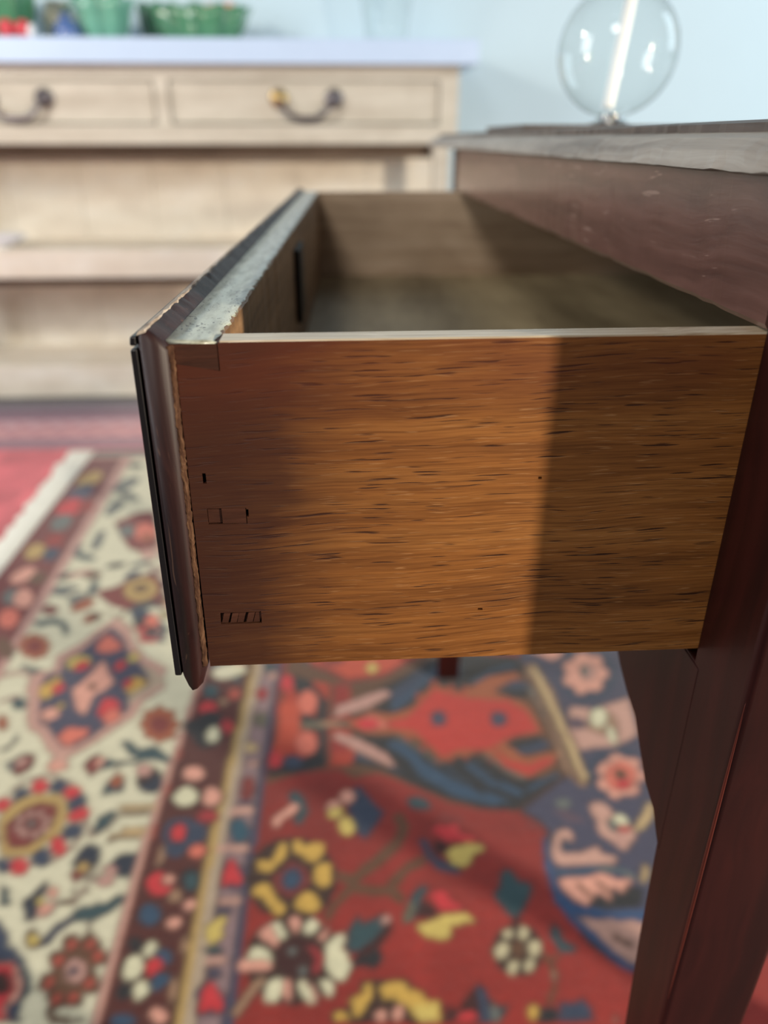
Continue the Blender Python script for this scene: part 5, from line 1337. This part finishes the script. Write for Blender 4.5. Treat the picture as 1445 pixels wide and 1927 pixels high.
# moulded lip standing proud of the ledge and of the drawer side
secs = []
NP = 200
for k in range(NP):
    y = lerp(0.2362, 0.966, k / (NP - 1))
    s = sx(y)
    up = lerp(0.0, 0.0012, k / (NP - 1))
    w, w2 = rng.normal(0, 0.00028), rng.normal(0, 0.00022)
    e = 0.0016 if k == 0 else 0.0
    secs.append([(-0.0646 + s + e, y, 0.5925), (-0.0634 + s + e, y, 0.5882), (-0.0606 + s, y, 0.5858), (-0.0572 + s - e, y, 0.5866), (-0.0556 + s - e, y, 0.5930),
                 (-0.0536 + s - e, y, 0.7160 + up), (-0.0549 + s - e + w2, y, 0.7182 + up), (-0.0578 + s + w2, y, 0.7206 + up + w - e * .3), (-0.0600 + s + w, y, 0.7222 + up + w - e * .5), (-0.0626 + s + e * .6, y, 0.7218 + up - e * .5), (-0.0638 + s + e, y, 0.7200 + up)])
obj('lip', loft(secs), M['lip'], drawer, smooth=True)
# lip crest, paled to paint light on its dusty top; ragged on both sides
secs = []
for k in range(260):
    y = lerp(0.2375, 0.966, k / 259)
    s = sx(y)
    up = lerp(0.0, 0.0012, k / 259)
    w, w2 = abs(rng.normal(0, 0.0005)), abs(rng.normal(0, 0.0002))
    secs.append([(-0.0634 + s, y, 0.7208 + up), (-0.0626 + s, y, 0.7222 + up), (-0.0604 + s - w, y, 0.7226 + up + w2), (-0.0600 + s - w, y, 0.7218 + up)])
obj('crest', loft(secs), M['crest'], drawer)
# frayed corner between lip and side
secs = []
for k in range(110):
    z = lerp(0.5950, 0.7172, k / 109)
    dx = lerp(-0.0016, 0.0, k / 109)
    w, w2 = rng.normal(0, 0.00022), rng.normal(0, 0.0002)
    secs.append([(-0.0552 + dx, 0.2412, z), (-0.0550 + dx + w, 0.2386 + w2, z), (-0.0541 + dx + w, 0.2380 + w2, z), (-0.0532 + dx + w2, 0.2391, z), (-0.0528 + dx, 0.2412, z)])
obj('frayed_edge', loft(secs), M['lip_back'], drawer, smooth=True)
# ebonised bead on the outer face, broken near the top
bm = loft([[(-0.0666 + sx(y), y, 0.5925), (-0.0640 + sx(y), y, 0.5925), (-0.0634 + sx(y), y, 0.7168), (-0.0656 + sx(y), y, 0.7168)] for y in (0.2366, 0.966)])
loft([[(-0.0656 + sx(y), y, 0.7178), (-0.0634 + sx(y), y, 0.7178), (-0.0634 + sx(y), y, 0.7208), (-0.0652 + sx(y), y, 0.7208)] for y in (0.2366, 0.966)], bm)
obj('cock_bead', bm, M['black'], drawer, bevel=0.0006)
# dovetail pins showing in the side, plus a lost chip
for (x0, x1, z0, z1, dy) in ((-0.0483, -0.0437, 0.6549, 0.6602, 0.2405), (-0.0435, -0.0353, 0.6547, 0.6605, 0.24005)):
    obj('dovetail_pin', box(x0, x1, dy, 0.2440, z0, z1), M['pin'], drawer)
for k in range(5):
    x = -0.0476 + (0, 0.0031, 0.0056, 0.0090, 0.0116)[k]
    obj('dovetail_pin', loft([[(x, 0.2404 - 0.0003 * (k % 2), 0.6134), (x + 0.0023, 0.2404, 0.6134), (x + 0.0035, 0.2404, 0.6176), (x + 0.0011, 0.2404 - 0.0003 * (k % 2), 0.6176)],
                              [(x, 0.2440, 0.6134), (x + 0.0023 + 0.0002 * (k % 3), 0.2440, 0.6134), (x + 0.0035, 0.2440, 0.6176), (x + 0.0011, 0.2440, 0.6176)]]), M['pin'], drawer)
# iron lock case on the inner face of the front
y0 = 0.56
obj('lock_case', box(-0.0400 + sx(y0), -0.0355 + sx(y0), y0, y0 + 0.055, 0.655, 0.705), M['iron'], drawer, bevel=0.0006)

# ------------------------------------------------------------------ tray and glass lamp on the table
tray = thing('tray', (0.28, 0.80, 0.7811), 'thin dark tray under the glass globe lamp', 'tray')
bm = box(0.156, 0.400, 0.72, 0.90, 0.7812, 0.7836)
obj('tray_base', bm, M['tray'], tray, bevel=0.0008)
bm = box(0.156, 0.160, 0.72, 0.90, 0.7836, 0.7858)
for b in ((0.396, 0.400, 0.72, 0.90), (0.160, 0.396, 0.72, 0.724), (0.160, 0.396, 0.896, 0.90)):
    box(*b, 0.7836, 0.7858, bm=bm)
obj('tray_rim', bm, M['tray'], tray)

LX, LY = 0.2555, 0.80
lamp = thing('globe_lamp', (LX, LY, 0.7837), 'clear glass globe lamp with a white stem inside', 'lamp')
R0 = 0.0535
zc = 0.846 - 0.7837
prof = [(0.0005, 0.0), (0.0085, 0.0090)]
for k in range(1, 23):
    a = -math.pi / 2 + 0.17 + (math.pi - 0.40) * k / 23
    prof.append((R0 * math.cos(a), zc + R0 * math.sin(a)))
top_z = prof[-1][1]
prof += [(0.0125, top_z + 0.003), (0.0120, top_z + 0.010)]
prof = prof[1:]
obj('globe', lathe(prof, (LX, LY, 0.7837), 48, cap=False), M['glass'], lamp, smooth=True)
obj('stem', tube([(LX - 0.0035, LY, 0.7837 + zc - R0 + 0.008), (LX - 0.0035 + 0.0005, LY, 0.7837 + zc - R0 + 0.012), (LX + 0.0085, LY, 0.7837 + top_z + 0.006)], 0.0052, 14), M['rod'], lamp, smooth=True)
obj('cap', lathe([(0.0135, 0), (0.0145, 0.001), (0.0145, 0.007), (0.011, 0.010), (0.006, 0.018), (0.006, 0.026)], (LX, LY, 0.7837 + top_z + 0.0075), 28), M['brass'], lamp, smooth=True)
obj('highlight_collar', lathe([(0.0222, 0), (0.0232, 0.0016), (0.0222, 0.0036), (0.0165, 0.0054), (0.0105, 0.0080), (0.0100, 0.0100), (0.0112, 0.0112), (0.0095, 0.0122)], (LX, LY, 0.7838), 32), M['chrome'], lamp, smooth=True)  # invented mirror-bright collar, added to give highlights at the lamp base

# ------------------------------------------------------------------ pale open dresser with marble top
DY = 2.52
dresser = thing('dresser', (-0.50, 2.68, 0.0), 'pale washed wooden dresser with marble top and open shelves', 'dresser')
XL, XR = -1.359, 0.349
P = M['pale']
obj('marble_top', box(-1.407, 0.397, DY - 0.045, 2.862, 0.962, 1.024), M['marble'], dresser, bevel=0.004, seg=3)
obj('top_rail', box(XL, XR, DY, DY + 0.03, 0.926, 0.9618), P, dresser)
obj('bottom_rail', box(XL, XR, DY - 0.008, DY + 0.03, 0.7593, 0.812), P, dresser, bevel=0.003)
for x0, x1 in ((XL, -1.304), (-0.5250, -0.4850), (0.2935, XR)):
    obj('stile', box(x0, x1, DY, DY + 0.03, 0.812, 0.926), P, dresser)
obj('frieze_floor', box(XL, XR, DY + 0.03, 2.84, 0.7593, 0.775), P, dresser)
for x in (XL, XR - 0.022):
    obj('frieze_end', box(x, x + 0.022, DY + 0.03, 2.84, 0.775, 0.9618), P, dresser)
for x0 in (XL + 0.020, 0.2807):
    obj('post', box(x0, x0 + 0.0484, DY + 0.004, DY + 0.052, 0.105, 0.7593), P, dresser, bevel=0.003)
bx = np.linspace(XL + 0.02, 0.329, 8)
for k in range(7):
    obj('back_plank', box(bx[k], bx[k + 1] - 0.0015, 2.806, 2.822 - 0.002 * (k % 2), 0.0, 0.7593), M['pale_back'], dresser)
obj('shelf', box(XL + 0.02, 0.329, DY - 0.004, 2.806, 0.382, 0.4686), M['pale_back'], dresser, bevel=0.004)
obj('frieze_shade_strip', box(XL + 0.07, 0.280, DY + 0.060, DY + 0.080, 0.722, 0.7593), M['shade_strip'], dresser)  # dark strip added as the shadow under the frieze
obj('shelf_shade_strip', box(XL + 0.07, 0.280, DY + 0.030, DY + 0.048, 0.356, 0.382), M['shade_strip'], dresser)  # dark strip added as the shadow below the middle shelf
obj('bottom_shelf', box(XL + 0.02, 0.329, DY - 0.006, 2.806, 0.0, 0.1048), M['pale_back'], dresser, bevel=0.004)


def bail_handle(xc, parent, m1, m2):
    zc_ = 0.879
    for xx, mm in ((xc - 0.079, m1), (xc + 0.079, m2)):
        bmr = bmesh.new()
        secs = []
        for r, d in ((0.026, 0.0), (0.026, 0.003), (0.020, 0.006), (0.011, 0.008), (0.010, 0.018), (0.013, 0.022), (0.009, 0.027), (0.002, 0.028)):
            secs.append([(xx + r * math.cos(2 * math.pi * k / 20), DY + 0.001 - d, zc_ + r * math.sin(2 * math.pi * k / 20)) for k in range(20)])
        obj('rose', loft(secs, bmr), mm, parent, smooth=True)
    path = []
    for k in range(17):
        t = k / 16
        u = -1 + 2 * t
        path.append((xc + 0.076 * u, DY - 0.024, zc_ - 0.004 - 0.050 * (1 - abs(u) ** 3.2)))
    obj('bail', tube(path, [0.0062 + 0.0030 * (1 - abs(-1 + 2 * k / 16)) for k in range(17)], 10), M['pewter'], parent, smooth=True)


for x0, x1, xc, m1, m2 in ((-1.3015, -0.5275, -0.914, M['pewter'], M['pewter']), (-0.4824, 0.2911, -0.092, M['brass'], M['pewter'])):
    d = obj('drawer', box(x0, x1, DY + 0.004, DY + 0.026, 0.8145, 0.9235), P, dresser, bevel=0.004)
    bm = bmesh.new()
    for b in ((x0 + 0.004, x1 - 0.004, 0.9165, 0.9215), (x0 + 0.004, x1 - 0.004, 0.8165, 0.8215)):
        box(b[0], b[1], DY - 0.001, DY + 0.005, b[2], b[3], bm)
    for b in ((x0 + 0.002, x0 + 0.007), (x1 - 0.007, x1 - 0.002)):
        box(b[0], b[1], DY - 0.001, DY + 0.005, 0.8165, 0.9215, bm)
    obj('bead_frame', bm, P, d)
    bail_handle(xc, d, m1, m2)

# ------------------------------------------------------------------ things on the dresser
MZ = 1.0242


def leaf_jar(name, c, r, h, mat, lobes, label, cat, sx_=1.0, sy_=1.0, flare=1.25, group=None):
    t = thing(name, c, label, cat, group)
    prof = [(r * 0.60, 0), (r * 0.70, h * 0.06), (r * 0.86, h * 0.25), (r * 0.98, h * 0.5), (r * 1.02, h * 0.72), (r * flare, h)]
    inn = [(r * flare - 0.005, h), (r * 0.94, h * 0.70), (r * 0.6, h * 0.12)]
    obj('body', lathe(prof, c, 60, lobes, 0.10, sx_, sy_, cap=True, wave=h * 0.05), mat, t, smooth=True)
    for k in range(lobes):
        a = 2 * math.pi * k / lobes
        path = [(c[0] + rr * 1.04 * math.cos(a) * sx_ * (1 + 0.1 * f), c[1] + rr * 1.04 * math.sin(a) * sy_ * (1 + 0.1 * f), c[2] + zz) for (rr, zz), f in zip(prof[1:], (0.2, 0.4, 0.6, 0.8, 1.0))]
        obj('leaf_rib', tube(path, [0.0035, 0.0032, 0.003, 0.0026, 0.002], 6), mat, t, smooth=True)
    return t


leaf_jar('leaf_jar', (-0.955, 2.67, MZ), 0.078, 0.150, M['green'], 7, 'green leaf shaped jar at the left edge of the dresser top', 'jar', flare=1.05)
leaf_jar('leaf_vase', (-0.672, 2.66, MZ), 0.066, 0.112, M['turq'], 8, 'pale turquoise green leaf vase behind the small blue bottle', 'vase', flare=1.3)
leaf_jar('leaf_cup', (-0.560, 2.812, MZ), 0.038, 0.118, M['dgreen'], 6, 'narrow dark green leaf cup between turquoise vase and long green planter', 'cup', flare=1.1)
pl = leaf_jar('leaf_planter', (-0.405, 2.70, MZ), 0.090, 0.098, M['green'], 12, 'long scalloped green leaf planter with coral tips', 'planter', sx_=1.36, sy_=0.62, flare=1.12)
for k, (dx, dy, dz) in enumerate(((0.045, 0.030, 0.101), (0.085, 0.028, 0.103), (0.02, 0.034, 0.098))):
    obj('coral_tip', ball((-0.405 + dx, 2.70 + dy, MZ + dz), 0.014, 1.3, 0.7, 0.9), M['coral'], pl, smooth=True)
cj = thing('cream_jar', (-0.842, 2.795, MZ), 'cream white round jar behind the red ornament', 'jar')
obj('body', lathe([(0.030, 0), (0.046, 0.02), (0.054, 0.055), (0.048, 0.09), (0.034, 0.112), (0.036, 0.122)], (-0.842, 2.795, MZ), 36), M['cream'], cj, smooth=True)
obj('leaf_sprig', tube([(-0.815, 2.752, MZ + 0.085), (-0.805, 2.745, MZ + 0.10), (-0.785, 2.745, MZ + 0.106)], [0.003, 0.010, 0.003], 8), M['dgreen'], cj, smooth=True)
bb = thing('blue_bottle', (-0.772, 2.62, MZ), 'small blue domed bottle with short neck', 'bottle')
obj('body', lathe([(0.034, 0), (0.037, 0.004), (0.037, 0.026), (0.032, 0.042), (0.020, 0.054), (0.012, 0.058)], (-0.772, 2.62, MZ), 32), M['blue'], bb, smooth=True)
obj('neck', lathe([(0.012, 0.057), (0.011, 0.062), (0.015, 0.066), (0.015, 0.070)], (-0.772, 2.62, MZ), 24), M['blue'], bb, smooth=True)
rd = thing('red_ornament', (-0.892, 2.56, MZ), 'small red double bead ornament with white end', 'ornament')
obj('bead', ball((-0.918, 2.56, MZ + 0.0255), 0.026, 0.92, 1, 0.98), M['red'], rd, smooth=True)
obj('bead', ball((-0.872, 2.56, MZ + 0.0245), 0.025, 0.92, 1, 0.98), M['red'], rd, smooth=True)
obj('axle', tube([(-0.935, 2.56, MZ + 0.025), (-0.846, 2.56, MZ + 0.025)], 0.009, 12), M['red'], rd, smooth=True)
obj('white_end', tube([(-0.853, 2.558, MZ + 0.019), (-0.843, 2.556, MZ + 0.019)], 0.0185, 20), M['white'], rd, smooth=True)
gv = thing('glass_vase', (0.147, 2.68, MZ), 'tall clear glass vase at the right of the dresser top', 'vase')
obj('body', lathe([(0.001, 0.0), (0.056, 0.0), (0.060, 0.004), (0.064, 0.05), (0.074, 0.11), (0.092, 0.19), (0.108, 0.26)], (0.147, 2.68, MZ), 48, cap=False), M['glass'], gv, smooth=True)
obj('rim', lathe([(0.108, 0.2595), (0.1095, 0.261), (0.108, 0.2625), (0.1065, 0.261)], (0.147, 2.68, MZ), 48, cap=False), M['glass'], gv, smooth=True)
ds = thing('white_dish', (-1.085, 2.575, 0.469), 'oval white ceramic dish on the open middle shelf of the dresser', 'dish')
obj('bowl', lathe([(0.045, 0), (0.05, 0.004), (0.085, 0.018), (0.108, 0.036), (0.104, 0.0375), (0.080, 0.022), (0.04, 0.010)], (-1.085, 2.575, 0.469), 40, sy=0.48), M['white'], ds, smooth=True)
obj('foot_ring', lathe([(0.046, 0.0), (0.050, 0.0), (0.050, 0.005), (0.046, 0.005)], (-1.085, 2.575, 0.4688), 32, sy=0.48, cap=False), M['white'], ds, smooth=True)
